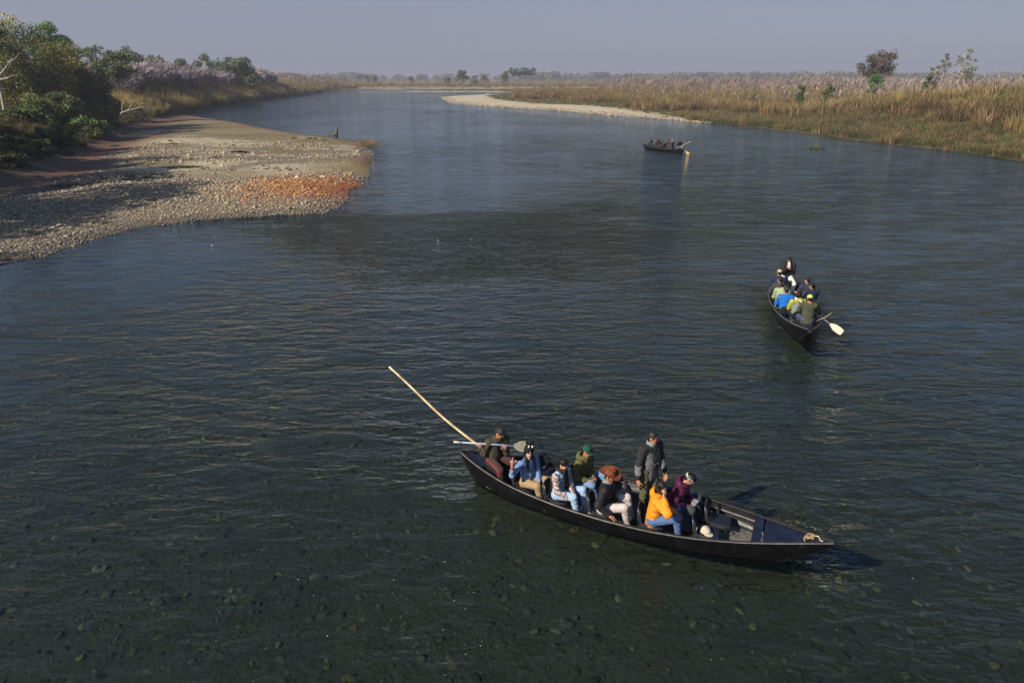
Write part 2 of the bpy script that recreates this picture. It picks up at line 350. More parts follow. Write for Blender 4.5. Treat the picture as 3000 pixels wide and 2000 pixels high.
# ------------------------------------------------------------------ winter haze
_hb = MB(); _hb.box((0, 2080, 13.5), (7000, 4400, 33)); hme = _hb.mesh('haze', (), False)
M_HAZE = bpy.data.materials.new('haze'); M_HAZE.use_nodes = True; nt = M_HAZE.node_tree; nt.nodes.clear()
_out = nt.nodes.new('ShaderNodeOutputMaterial'); _pv = nt.nodes.new('ShaderNodeVolumePrincipled')
_pv.inputs['Color'].default_value = (.47, .49, .60, 1); _pv.inputs['Density'].default_value = .0005; _pv.inputs['Anisotropy'].default_value = 0.0
nt.links.new(_pv.outputs[0], _out.inputs['Volume']); hme.materials.append(M_HAZE)
haze = link('haze', hme, kind='stuff'); haze['label'] = 'pale winter haze over the river plain'

# ------------------------------------------------------------------ scattering small things nobody could count
def proto_collection(name, meshes):
    col = bpy.data.collections.new(name)
    for i, me in enumerate(meshes):
        o = bpy.data.objects.new(name+'_%02d' % i, me); col.objects.link(o)
    return col
def scatter(name, pts, scl, rotv, idx, coll, parent=None, label=None, kind='stuff'):
    me = bpy.data.meshes.new(name); n = len(pts); me.vertices.add(n)
    me.vertices.foreach_set('co', np.asarray(pts, np.float32).ravel())
    a = me.attributes.new('scl', 'FLOAT_VECTOR', 'POINT'); a.data.foreach_set('vector', np.asarray(scl, np.float32).ravel())
    a = me.attributes.new('rotv', 'FLOAT_VECTOR', 'POINT'); a.data.foreach_set('vector', np.asarray(rotv, np.float32).ravel())
    a = me.attributes.new('pick', 'INT', 'POINT'); a.data.foreach_set('value', np.asarray(idx, np.int32))
    o = link(name, me, parent)
    g = bpy.data.node_groups.new(name+'_scatter', 'GeometryNodeTree')
    g.interface.new_socket('Geometry', in_out='INPUT', socket_type='NodeSocketGeometry'); g.interface.new_socket('Geometry', in_out='OUTPUT', socket_type='NodeSocketGeometry')
    gi = g.nodes.new('NodeGroupInput'); go = g.nodes.new('NodeGroupOutput'); ip = g.nodes.new('GeometryNodeInstanceOnPoints')
    ci = g.nodes.new('GeometryNodeCollectionInfo'); ci.inputs['Collection'].default_value = coll; ci.inputs['Separate Children'].default_value = True; ci.inputs['Reset Children'].default_value = True
    def na(nm, ty):
        q = g.nodes.new('GeometryNodeInputNamedAttribute'); q.data_type = ty; q.inputs['Name'].default_value = nm
        return [s for s in q.outputs if s.enabled and s.name == 'Attribute'][0]
    g.links.new(gi.outputs[0], ip.inputs['Points']); g.links.new(ci.outputs[0], ip.inputs['Instance']); ip.inputs['Pick Instance'].default_value = True
    g.links.new(na('pick', 'INT'), ip.inputs['Instance Index']); g.links.new(na('scl', 'FLOAT_VECTOR'), ip.inputs['Scale'])
    g.links.new(na('rotv', 'FLOAT_VECTOR'), ip.inputs['Rotation']); g.links.new(ip.outputs[0], go.inputs[0])
    md = o.modifiers.new('scatter', 'NODES'); md.node_group = g
    o['kind'] = kind
    if label: o['label'] = label
    return o
def icosphere(sub):
    t = (1+5**.5)/2
    V = [(-1,t,0),(1,t,0),(-1,-t,0),(1,-t,0),(0,-1,t),(0,1,t),(0,-1,-t),(0,1,-t),(t,0,-1),(t,0,1),(-t,0,-1),(-t,0,1)]
    F = [(0,11,5),(0,5,1),(0,1,7),(0,7,10),(0,10,11),(1,5,9),(5,11,4),(11,10,2),(10,7,6),(7,1,8),(3,9,4),(3,4,2),(3,2,6),(3,6,8),(3,8,9),(4,9,5),(2,4,11),(6,2,10),(8,6,7),(9,8,1)]
    V = [nv(v) for v in V]
    for _ in range(sub):
        mid = {}; nF = []
        def mp(a, b):
            k = (min(a, b), max(a, b))
            if k not in mid: mid[k] = len(V); V.append(nv(V[a]+V[b]))
            return mid[k]
        for a, b, c in F:
            x, y, z = mp(a, b), mp(b, c), mp(c, a); nF += [(a,x,z),(b,y,x),(c,z,y),(x,y,z)]
        F = nF
    return np.array(V), np.array(F)
_iv, _if = icosphere(1)
def stone_mesh(i, col, flat):
    r = np.random.default_rng(100+i); V = _iv.copy()
    for _ in range(5):
        d = nv(r.normal(size=3)); t = r.uniform(.55, .9); q = V@d; V -= np.outer(np.maximum(q-t, 0)*.85, d)      # worn facets
    V *= np.array([1.0, r.uniform(.62, .85), flat]); V += r.normal(size=V.shape)*.025
    return mesh_np('stone', V, _if, col, True, (M_STONE,))
GREY = [(.28,.232,.16),(.19,.165,.125),(.34,.275,.18),(.13,.12,.105),(.32,.25,.145),(.24,.18,.12),(.42,.355,.25)]
ORNG = [(.40,.17,.05),(.26,.085,.03),(.42,.23,.09),(.19,.055,.02)]
stones_grey = [stone_mesh(i, GREY[i], .5+.05*(i % 3)) for i in range(7)]
stones_orange = [stone_mesh(20+i, ORNG[i], .5+.05*(i % 3)) for i in range(4)]
BED = [(.095,.084,.054),(.075,.068,.050),(.14,.11,.048),(.085,.09,.055),(.16,.135,.085),(.07,.072,.056)]
stones_bed = [stone_mesh(40+i, BED[i], .24) for i in range(6)]
COL_STONE = proto_collection('pebble_shapes', stones_grey+stones_orange)
COL_BED = proto_collection('bed_pebble_shapes', stones_bed)
# where cobbles lie thick on the bar
def gravel_density(x, y):
    pl = plan(x, y); dl, db = pl[0], pl[3]
    n2 = fbm(x+31, y*1.6-11, 4.0); n1 = fbm(x, y, 8.0)
    near = sstep(57, 50, y+(n1-.5)*10); midb = sstep(63, 69, y)*sstep(86, 76, y)*sstep(.40, .55, n2)*.9
    d = np.clip(near+midb+.05, 0, 1)*sstep(-.8, .4, dl+(n1-.5)*1.2)*sstep(-1, -6, db)
    tip = np.exp(-(((x+13)/4.5)**2+((y-63)/10)**2)); return np.clip(d*(1-.8*tip), 0, 1), dl
P = []
_c = rng.uniform((-44, 24), (-9.5, 92), (420000, 2)); _d, _dl = gravel_density(_c[:, 0], _c[:, 1])
_keep = rng.random(len(_c)) < _d*np.clip(34./_c[:, 1], .25, 1)**1.0*.46
_c = _c[_keep]; _s = (.034+.055*rng.random(len(_c))**2.2)*np.clip(_c[:, 1]/45., .85, 1.35)
_s *= .62+.85*fbm(_c[:, 0]*1.2+5, _c[:, 1]*2, 3.5)
_big = rng.random(len(_c)) < .035; _s[_big] *= rng.uniform(1.4, 2.2, _big.sum())
_z = terrain(_c[:, 0], _c[:, 1]); _or = np.exp(-(((_c[:, 0]+14.3)/5.2)**2+((_c[:, 1]-50)/5.6)**2))*(.55+.9*fbm(_c[:, 0], _c[:, 1], 3.0))
_idx = np.where(rng.random(len(_c)) < np.clip(_or*1.35-.12, 0, .9), np.where(rng.random(len(_c)) < sstep(-16, -11.5, _c[:, 0]), rng.choice([8, 10], len(_c)), rng.choice([7, 9, 9, 8], len(_c))), rng.integers(0, 7, len(_c)))
_wet = (_z < .10+.06*rng.random(len(_c))) & (_idx < 7); _idx[_wet] = rng.choice([1, 3, 3, 5], int(_wet.sum()))          # darker stones along the wet margin
pts = np.column_stack([_c, _z+_s*.22])
# the 300 cobbles that show largest are pieces of their own, the rest is counted as one mass
_show = _s/np.hypot(pts[:, 1], pts[:, 0]); _show[np.abs(pts[:, 0]/pts[:, 1]) > .80] = 0
_top = np.argsort(-_show)[:300]; _rest = np.ones(len(pts), bool); _rest[_top] = False
bar = empty('gravel_bar', (-20, 40, 0)); bar['kind'] = 'structure'; bar['label'] = 'gravel and sand bar jutting into the river from the left bank'
_all = stones_grey+stones_orange
for i in _top:
    o = link('stone', _all[_idx[i]], bar); o.location = pts[i]-np.array([-20, 40, 0]); o.rotation_euler = (rng.normal()*.25, rng.normal()*.25, rng.uniform(0, 6.28)); o.scale = (_s[i],)*3
_r = int(_rest.sum()); _rot = np.column_stack([rng.normal(size=_r)*.3, rng.normal(size=_r)*.3, rng.uniform(0, 6.28, _r)])
scatter('pebbles', pts[_rest]-np.array([-20, 40, 0]), np.repeat(_s[_rest][:, None], 3, 1), _rot, _idx[_rest], COL_STONE, parent=bar, label='rounded cobbles and pebbles covering the bar')
# cobbles on the riverbed, seen through the shallows
_n = 16000; _y = 5.0+34*rng.random(_n)**1.35; _x = (rng.random(_n)*2-1)*(3+_y*.82)
_d = np.maximum.reduce(plan(_x, _y)[:3]); _k = _d < -.3; _x, _y = _x[_k], _y[_k]; _n = len(_x)
_s = .02+.11*rng.random(_n)**3.5; _z = terrain(_x, _y)-_s*.06
scatter('riverbed_pebbles', np.column_stack([_x, _y, _z]), np.repeat(_s[:, None], 3, 1), np.column_stack([rng.normal(size=_n)*.2, rng.normal(size=_n)*.2, rng.uniform(0, 6.28, _n)]), rng.integers(0, 6, _n), COL_BED, label='olive and brown stones on the shallow riverbed')
# far pebble beach edge
_n = 5000; _t = rng.random(_n); _seg = np.array(RIGHT[10:17]); _q = _t*(len(_seg)-1); _i = np.minimum(_q.astype(int), len(_seg)-2); _f = (_q-_i)[:, None]
_p = _seg[_i]*(1-_f)+_seg[_i+1]*_f+rng.normal(size=(_n, 2))*np.array([2.0, 2.0]); _dr = sdist(RIGHT, _p[:, 0], _p[:, 1]); _k = (_dr > -.5) & (_dr < 6); _p = _p[_k]; _n = len(_p)
_s = rng.uniform(.10, .24, _n); scatter('shore_pebbles', np.column_stack([_p, terrain(_p[:, 0], _p[:, 1])+.03]), np.repeat(_s[:, None], 3, 1), np.column_stack([np.zeros(_n), np.zeros(_n), rng.uniform(0, 6, _n)]), rng.integers(0, 7, _n), COL_STONE, label='pebbles along the pale beach across the river')
# ------------------------------------------------------------------ grasses and reeds
def blade(mb, base, h, w, lean, az, col0, col1, seg=3, droop=.25):
    t = np.linspace(0, 1, seg+1); d = np.array([math.cos(az), math.sin(az), 0]); s = np.array([-d[1], d[0], 0])
    c = base+np.outer(lean*t**1.6*h, d)+np.outer(h*(t-droop*t**3), [0, 0, 1])
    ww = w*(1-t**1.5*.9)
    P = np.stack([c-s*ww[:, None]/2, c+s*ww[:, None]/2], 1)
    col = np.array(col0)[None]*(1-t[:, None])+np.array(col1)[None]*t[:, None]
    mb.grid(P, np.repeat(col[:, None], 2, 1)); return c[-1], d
def reed_clump(seed, n=40, h=4.4, rad=.85, plume=.34, col0=(.17,.12,.05), col1=(.46,.34,.14), green=.12, pcol=(.36,.29,.25)):
    r = np.random.default_rng(seed); mb = MB()
    for i in range(n):
        a = r.uniform(0, 6.28); q = rad*r.random()**.6; base = np.array([q*math.cos(a), q*math.sin(a), 0])
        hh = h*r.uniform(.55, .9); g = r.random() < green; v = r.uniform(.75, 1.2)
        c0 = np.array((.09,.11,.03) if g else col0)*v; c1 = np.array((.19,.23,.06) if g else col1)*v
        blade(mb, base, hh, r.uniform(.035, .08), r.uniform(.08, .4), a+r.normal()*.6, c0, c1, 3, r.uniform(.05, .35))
        if r.random() < plume:
            hs = h*r.uniform(.82, 1.08); az = r.normal()*.7+.1
            tip, d = blade(mb, base, hs, .03, r.uniform(.03, .16), az, c0, np.array((.34,.27,.17))*v, 3, .03)
            L = r.uniform(.8, 1.35); w = L*.17; pc = np.array(pcol)*r.uniform(.6, 1.3)
            ax = nv(np.array([d[0]*.55, d[1]*.55, .8])); sd = nv(np.cross(ax, r.normal(size=3))); s2 = np.cross(ax, sd)
            for s_ in (sd, s2):
                tt = np.array([0, .3, .7, 1.]); ww = np.array([.25, 1, .7, .1])*w
                cc = (tip-np.array([0, 0, .05]))+np.outer(tt*L, ax)+np.outer(tt**2*L*.22, d)
                mb.grid(np.stack([cc-s_*ww[:, None]/2, cc+s_*ww[:, None]/2], 1), pc)
    return mb.mesh('reed', (M_GRASS,))
def grass_clump(seed, n, h, rad, w, cols, lean=(.1, .6)):
    r = np.random.default_rng(seed); mb = MB()
    for i in range(n):
        a = r.uniform(0, 6.28); q = rad*r.random()**.6; base = np.array([q*math.cos(a), q*math.sin(a), -.03])
        c = np.array(cols[r.integers(len(cols))])*r.uniform(.7, 1.25)
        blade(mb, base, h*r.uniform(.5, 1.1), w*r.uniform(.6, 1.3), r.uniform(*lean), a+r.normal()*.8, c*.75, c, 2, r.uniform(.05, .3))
    return mb.mesh('grass', (M_GRASS,))
BROWN = [(.32,.21,.095),(.26,.17,.075),(.40,.28,.13),(.21,.17,.07)]; GOLD = [(.43,.32,.115),(.34,.28,.09),(.28,.28,.09),(.38,.26,.10)]
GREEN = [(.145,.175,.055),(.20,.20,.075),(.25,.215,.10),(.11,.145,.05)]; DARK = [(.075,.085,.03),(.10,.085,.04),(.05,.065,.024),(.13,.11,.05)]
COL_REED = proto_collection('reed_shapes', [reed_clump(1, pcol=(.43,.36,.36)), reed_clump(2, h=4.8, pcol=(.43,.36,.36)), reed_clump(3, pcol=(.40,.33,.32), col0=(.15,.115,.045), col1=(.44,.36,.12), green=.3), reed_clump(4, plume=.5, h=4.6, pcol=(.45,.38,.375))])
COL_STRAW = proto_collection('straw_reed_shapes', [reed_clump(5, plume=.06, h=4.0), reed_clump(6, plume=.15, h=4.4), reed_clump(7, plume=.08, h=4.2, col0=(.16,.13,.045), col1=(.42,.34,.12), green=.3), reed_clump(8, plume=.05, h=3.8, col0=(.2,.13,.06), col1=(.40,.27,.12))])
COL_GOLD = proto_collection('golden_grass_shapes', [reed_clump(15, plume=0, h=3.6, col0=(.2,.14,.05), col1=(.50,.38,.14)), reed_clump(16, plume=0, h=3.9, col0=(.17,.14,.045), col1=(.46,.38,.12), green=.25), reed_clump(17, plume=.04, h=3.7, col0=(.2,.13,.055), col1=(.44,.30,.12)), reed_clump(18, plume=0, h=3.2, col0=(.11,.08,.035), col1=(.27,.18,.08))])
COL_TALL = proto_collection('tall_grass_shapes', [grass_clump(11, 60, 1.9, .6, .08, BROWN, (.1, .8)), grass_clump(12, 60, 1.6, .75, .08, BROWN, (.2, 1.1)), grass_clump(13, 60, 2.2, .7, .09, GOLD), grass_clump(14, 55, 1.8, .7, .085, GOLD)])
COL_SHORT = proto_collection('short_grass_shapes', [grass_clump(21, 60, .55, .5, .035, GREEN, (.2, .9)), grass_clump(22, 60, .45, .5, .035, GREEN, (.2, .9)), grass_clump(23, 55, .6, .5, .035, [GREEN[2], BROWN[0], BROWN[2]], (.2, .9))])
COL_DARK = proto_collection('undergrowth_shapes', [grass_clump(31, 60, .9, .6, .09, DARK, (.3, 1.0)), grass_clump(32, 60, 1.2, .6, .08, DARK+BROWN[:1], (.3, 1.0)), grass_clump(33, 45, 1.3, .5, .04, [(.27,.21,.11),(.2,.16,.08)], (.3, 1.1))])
def strew(name, region, n, dens, coll, smin, smax, nidx, label, sink=.05, zscale=(.85, 1.2), pick=None):
    (x0, x1), (y0, y1) = region; x = rng.uniform(x0, x1, n); y = rng.uniform(y0, y1, n)
    pl = plan(x, y); d = dens(x, y, *pl); vis = (np.abs(x) < .80*y+14); k = (rng.random(n) < d) & vis
    x, y = x[k], y[k]; n = len(x); s = rng.uniform(smin, smax, n)*(.62+.76*fbm(x+3, y+8, 9.0))
    sc3 = np.column_stack([s, s, s*rng.uniform(*zscale, n)])
    idx = rng.integers(0, nidx, n) if pick is None else pick(x, y, n)
    scatter(name, np.column_stack([x, y, terrain(x, y)-sink]), sc3, np.column_stack([np.zeros(n), np.zeros(n), rng.uniform(-.5, .5, n) if coll in (COL_REED, COL_STRAW) else rng.uniform(0, 6.28, n)]), idx, coll, label=label)
    return n
big = lambda x, y: fbm(x+7, y-3, 18.0)
# left reed bank along the outer bend
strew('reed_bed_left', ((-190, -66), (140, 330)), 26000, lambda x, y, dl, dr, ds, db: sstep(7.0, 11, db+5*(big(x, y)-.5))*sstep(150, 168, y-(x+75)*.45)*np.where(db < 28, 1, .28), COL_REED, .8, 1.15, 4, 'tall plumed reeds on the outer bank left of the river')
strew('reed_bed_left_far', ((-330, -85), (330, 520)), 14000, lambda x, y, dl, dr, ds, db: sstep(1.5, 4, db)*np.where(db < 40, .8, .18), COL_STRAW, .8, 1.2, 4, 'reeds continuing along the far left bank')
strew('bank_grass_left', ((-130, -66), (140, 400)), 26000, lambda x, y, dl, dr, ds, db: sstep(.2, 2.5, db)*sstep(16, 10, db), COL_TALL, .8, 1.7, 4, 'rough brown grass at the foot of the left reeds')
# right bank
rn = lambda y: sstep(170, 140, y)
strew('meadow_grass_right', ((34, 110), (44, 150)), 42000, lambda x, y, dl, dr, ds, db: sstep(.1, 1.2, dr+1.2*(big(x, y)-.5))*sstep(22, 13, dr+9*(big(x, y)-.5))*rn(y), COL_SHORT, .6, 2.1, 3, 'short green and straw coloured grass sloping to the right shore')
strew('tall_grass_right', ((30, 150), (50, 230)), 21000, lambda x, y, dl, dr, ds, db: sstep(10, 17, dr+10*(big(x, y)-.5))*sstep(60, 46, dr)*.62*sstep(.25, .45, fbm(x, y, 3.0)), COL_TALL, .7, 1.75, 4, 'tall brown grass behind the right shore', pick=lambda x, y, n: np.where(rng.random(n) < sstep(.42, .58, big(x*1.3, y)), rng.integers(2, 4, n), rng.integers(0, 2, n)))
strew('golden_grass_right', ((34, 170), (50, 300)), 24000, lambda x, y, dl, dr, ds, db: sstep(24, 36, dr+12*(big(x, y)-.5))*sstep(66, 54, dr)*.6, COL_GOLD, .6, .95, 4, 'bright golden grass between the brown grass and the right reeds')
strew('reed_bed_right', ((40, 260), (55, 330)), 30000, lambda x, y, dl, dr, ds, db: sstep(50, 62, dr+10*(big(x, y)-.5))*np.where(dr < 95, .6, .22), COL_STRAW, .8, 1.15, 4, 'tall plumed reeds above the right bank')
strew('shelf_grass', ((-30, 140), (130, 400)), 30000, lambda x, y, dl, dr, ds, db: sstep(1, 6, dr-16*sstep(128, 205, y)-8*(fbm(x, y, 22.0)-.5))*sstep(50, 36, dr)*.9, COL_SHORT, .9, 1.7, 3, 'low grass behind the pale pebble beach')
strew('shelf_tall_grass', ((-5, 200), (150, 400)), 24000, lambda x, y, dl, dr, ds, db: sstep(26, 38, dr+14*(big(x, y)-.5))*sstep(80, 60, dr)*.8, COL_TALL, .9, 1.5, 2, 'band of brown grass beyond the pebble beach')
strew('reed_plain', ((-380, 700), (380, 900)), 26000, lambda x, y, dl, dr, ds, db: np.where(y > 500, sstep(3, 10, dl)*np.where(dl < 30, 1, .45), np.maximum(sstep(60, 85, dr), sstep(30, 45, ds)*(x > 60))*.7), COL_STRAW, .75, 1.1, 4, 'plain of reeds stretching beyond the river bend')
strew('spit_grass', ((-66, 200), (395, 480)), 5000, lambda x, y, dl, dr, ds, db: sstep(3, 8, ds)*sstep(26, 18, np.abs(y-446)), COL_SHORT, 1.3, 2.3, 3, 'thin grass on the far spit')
# dark undergrowth and dry tufts on the shaded bank under the left trees
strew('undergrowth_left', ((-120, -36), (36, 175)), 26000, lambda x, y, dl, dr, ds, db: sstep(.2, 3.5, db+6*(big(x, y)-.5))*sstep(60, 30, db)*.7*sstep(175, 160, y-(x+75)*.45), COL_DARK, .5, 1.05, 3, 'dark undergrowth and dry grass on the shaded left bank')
strew('bar_weeds', ((-44, -14), (42, 104)), 2600, lambda x, y, dl, dr, ds, db: sstep(2, 4, dl)*sstep(-.5, -2, db)*sstep(.68, .75, fbm(x*.5, y, 5.0))*.6, COL_DARK, .16, .36, 3, 'low weeds scattered over the bar')

# ------------------------------------------------------------------ trees
def limb(mb, a, b, ra, rb, col, sag=0.0, n=5, r=None, seg=6):
    a = np.asarray(a, float); b = np.asarray(b, float); t = np.linspace(0, 1, n+1)
    L = np.linalg.norm(b-a); mid = (a+b)/2+np.array([0, 0, sag*L])
    if r is not None: mid = mid+r.normal(size=3)*L*.07
    p = np.outer((1-t)**2, a)+np.outer(2*t*(1-t), mid)+np.outer(t**2, b)
    if r is not None: p[1:-1] += r.normal(size=(n-1, 3))*L*.012
    mb.tube(p, lerp(ra, rb, t), seg, col, cap=False); return p
def leaves(r, centers, radii, n_each, size, cols, col_var=.3, hang=.3):
    """folded leaf blades spread through clumps"""
    V = []; Cc = []
    for c, rad, col, n in zip(centers, radii, cols, n_each):
        d = r.normal(size=(n, 3)); d /= np.linalg.norm(d, axis=1)[:, None]; d *= (r.random(n)**.45)[:, None]*np.array([1, 1, .72])*rad
        p = c+d
        ax = r.normal(size=(n, 3)); ax[:, 2] -= hang; ax /= np.linalg.norm(ax, axis=1)[:, None]
        up = r.normal(size=(n, 3))+np.array([0, 0, 1.2]); sd = np.cross(ax, up); sd /= np.linalg.norm(sd, axis=1)[:, None]+1e-9; nn = np.cross(sd, ax)
        L = size*r.uniform(.6, 1.35, n)[:, None]; W = L*r.uniform(.28, .45, n)[:, None]
        q = np.stack([p, p+ax*L*.5+sd*W-nn*W*.25, p+ax*L, p+ax*L*.5-sd*W-nn*W*.25], 1)
        V.append(q.reshape(-1, 3))
        cv = np.array(col)[None]*np.clip(1+r.normal(size=(n, 1))*col_var, .35, 2.0)*(1+r.normal(size=(n, 3))*.06); Cc.append(np.repeat(cv, 4, 0))
    V = np.concatenate(V); Cc = np.clip(np.concatenate(Cc), .004, .6); F = np.arange(len(V)).reshape(-1, 4)
    F = np.concatenate([F[:, [0, 1, 2]], F[:, [0, 2, 3]]]); return V, F, Cc
def tree_meshes(seed, h, trunk_h, rx, ry, rz, n_cl, n_leaf, leaf, pal, bark=(.20,.165,.12), cl_r=(.22, .36), trunk_r=None, lobes=None, spread=1.0, lean=(0, 0), flat_top=0.0, bare=0, limbs=()):
    r = np.random.default_rng(seed); mb = MB(); tr = trunk_r or .022*h
    lean = np.array([lean[0], lean[1], 0.]); top = np.array([0, 0, h*.78])+lean*h
    limb(mb, (0, 0, -.4), top, tr, tr*.22, bark, 0, 8, r, 8)
    cen = []; lobes = lobes or [(0, 0, 0, 1)]
    cz = trunk_h+(h-trunk_h)*.5
    while len(cen) < n_cl:
        lx, ly, lz, ls = lobes[r.integers(len(lobes))]
        d = nv(r.normal(size=3))*r.random()**.4*ls; z = d[2]
        if flat_top: z = z*(1-flat_top) + flat_top*.55*(1-d[0]**2-d[1]**2)
        p = np.array([d[0]*rx+lx*rx, d[1]*ry+ly*ry, cz+z*rz+lz*rz])+lean*h*.8
        if p[2] > trunk_h*.75: cen.append(p)
    cen = np.array(cen); rad = r.uniform(cl_r[0], cl_r[1], n_cl)*(rx+rz)/2*1.2; cols = []
    for c in cen:
        col = np.array(pal[r.integers(len(pal))]); cols.append(col*r.uniform(.75, 1.2))
        k = np.clip(c[2]/h*.62-.12*r.random(), .18, .72); a = np.array([0, 0, h*.78*k/.78])*1.0
        a = np.array([0, 0, 1.])*h*k+lean*h*k
        if r.random() < .75: limb(mb, a, c, tr*.34*(1-k*.6), tr*.05, bark, -.06+.12*r.random(), 4, r, 5)
    nn = np.maximum(6, (n_leaf*rad**2/np.sum(rad**2))).astype(int)
    V, F, Cc = leaves(r, cen, rad, nn, leaf, cols)
    for _ in range(bare):
        k = r.uniform(.3, .75); a = lean*h*k+np.array([0, 0, h*k]); e = a+np.array([r.normal()*rx*.7, r.normal()*ry*.7, h*r.uniform(.08, .3)])
        p = limb(mb, a, e, tr*.4, tr*.06, bark, .08, 5, r, 5)
        for q in range(4):
            s_ = p[2+r.integers(3)]; limb(mb, s_, s_+np.array([r.normal()*rx*.25, r.normal()*ry*.25, h*r.uniform(.02, .12)]), tr*.14, tr*.03, bark, .05, 3, r, 4)
    for a, e, ra in limbs:
        p = limb(mb, a, e, ra, ra*.3, bark, -.06, 6, r, 6)
        for q in range(5):
            s_ = p[2+r.integers(4)]; limb(mb, s_, s_+nv(np.array(e)-np.array(a))*r.uniform(.6, 1.6)+r.normal(size=3)*.55+np.array([0, 0, .5]), ra*.4, ra*.1, bark, .04, 3, r, 4)
    return mb.mesh('trunk', (M_BARK,)), mesh_np('crown', V, F, Cc, False, (M_LEAF,))
def ray(px, py, Y):
    """point of the place at distance Y that the photograph shows at this pixel"""
    P = math.atan(770/2000); u = (px-1500)/2000; v = (1000-py)/2000
    d = np.array([u, math.cos(P)+v*math.sin(P), -math.sin(P)+v*math.cos(P)]); t = Y/d[1]; return d*t+np.array([0, 0, CAM_H])
def place_tree(name, label, group, meshes, x, y, s=1.0, rz=0.0, cat='tree', sink=0.15):
    z = float(terrain(np.array([x]), np.array([y]))[0]); o = empty(name, (x, y, z-sink), rz, label, cat, group); o.scale = (s,)*3
    link('trunk', meshes[0], o); link('crown', meshes[1], o); return o
G_DK = [(0.111,0.151,0.045),(0.147,0.183,0.053),(0.085,0.123,0.045),(0.183,0.196,0.062)]; G_YL = [(0.209,0.209,0.049),(0.319,0.270,0.062),(0.147,0.172,0.049),(0.400,0.319,0.073),(0.123,0.147,0.049)]
G_BR = [(0.073,0.147,0.039),(0.111,0.209,0.049),(0.147,0.245,0.059)]; G_GY = [(0.172,0.196,0.111),(0.221,0.232,0.134),(0.134,0.160,0.098)]; G_RU = [(0.156,0.111,0.065),(0.117,0.091,0.058),(0.182,0.130,0.085),(0.091,0.091,0.052)]
PALE = (.42,.37,.30)
LB = 'trees on the left bank'
def at_px(px, Y): return float((px-1500)/2000*(Y*math.cos(math.atan(.385))+5.5*math.sin(math.atan(.385))))
def tree_px(name, label, group, px, Y, top, width, seed, trunk=.3, n_cl=26, n_leaf=5000, leaf=.32, pal=G_DK, bark=(.16,.13,.10), cat='tree', **kw):
    """a tree standing at distance Y whose crown reaches the height seen at pixel row top"""
    x = at_px(px, Y); z = float(terrain(np.array([x]), np.array([float(Y)]))[0]); h = ray(px, top, Y)[2]-z+.15
    w = width/2000*Y*.96; me = tree_meshes(seed, h, h*trunk, w*.5, w*.5, (h*(1-trunk))*.5, n_cl, n_leaf, leaf, pal, bark, **kw)
    return place_tree(name, label, group, me, x, Y, cat=cat)
tree_px('broadleaf_tree', 'pale trunked tree with bare limbs at the left edge of the photo', LB, 24, 90, 22, 130, 1, .66, 20, 2400, .42, G_YL, PALE, bare=4, trunk_r=.17, lean=(-.05, 0), limbs=[((-.35, -.1, 5.2), (2.9, -1.6, 10.6), .13), ((-.3, -.1, 4.6), (3.8, -1.8, 7.0), .12), ((-.4, 0, 7.4), (2.0, -1.4, 12.2), .11), ((-.3, 0, 4.4), (2.6, -1.6, 4.7), .08), ((-.3, 0, 5.0), (-3, -1, 8.5), .1)])
tree_px('broadleaf_tree', 'broad yellowing tree hanging over the left bank beside the pale trunk', LB, 95, 98, 62, 215, 2, .10, 66, 21000, .27, G_YL+G_DK)
tree_px('broadleaf_tree', 'dense round bright green crown rising behind the yellowing trees', LB, 192, 122, 76, 110, 3, .45, 34, 11000, .27, G_BR)
tree_px('broadleaf_tree', 'yellow green tree sloping to the reeds below the round green crown', LB, 215, 106, 128, 150, 4, .06, 52, 16000, .27, G_YL+G_DK[:2])
tree_px('broadleaf_tree', 'low drooping tree at the right end of the bank thicket', LB, 285, 110, 192, 130, 5, .03, 46, 13000, .27, G_DK+G_YL[:1])
tree_px('broadleaf_tree', 'dark leafy tree low on the bank in front of the thicket', LB, 165, 90, 268, 150, 6, .04, 44, 12000, .27, G_DK)
tree_px('broadleaf_tree', 'shadowed leafy bush low at the left frame edge', LB, 70, 84, 318, 110, 61, .04, 36, 9000, .26, G_DK)
tree_px('reed_side_tree', 'small tree with a bare leaning trunk standing in front of the reeds', LB, 357, 152, 152, 112, 7, .46, 26, 4500, .42, G_DK+G_YL[:1], lean=(.02, 0))
BK = 'trees behind the left reeds'
tree_px('background_tree', 'grey green crown just right of the round green one', BK, 290, 215, 133, 105, 8, .3, 26, 3600, .6, G_GY+G_DK[:1])
tree_px('background_tree', 'airy tree with pale spreading limbs behind the leaning trunk tree', BK, 408, 225, 137, 92, 9, .42, 22, 2200, .62, G_GY, (.34,.30,.25), bare=4)
tree_px('background_tree', 'narrow upright tree poking above the distant crowns', BK, 486, 230, 142, 20, 10, .35, 10, 700, .55, G_GY)
tree_px('background_tree', 'low rounded tree under the narrow upright one', BK, 470, 235, 166, 90, 11, .15, 22, 2800, .65, G_GY+G_DK)
tree_px('background_tree', 'low hazy tree between the two background groups', BK, 540, 245, 174, 70, 12, .15, 18, 2200, .65, G_GY)
tree_px('background_tree', 'dark rounded tree left of the last crown above the reeds', BK, 615, 255, 166, 84, 13, .2, 24, 3200, .65, G_GY+G_DK)
tree_px('background_tree', 'wide flat topped tree ending the background row on its right', BK, 695, 258, 160, 112, 14, .22, 32, 4200, .62, G_GY+G_DK, (.30,.27,.23), flat_top=.4, bare=3)
tree_px('background_tree', 'last low dark shrub tree at the right end of the background row', BK, 745, 256, 198, 46, 15, .06, 16, 1800, .6, G_DK)
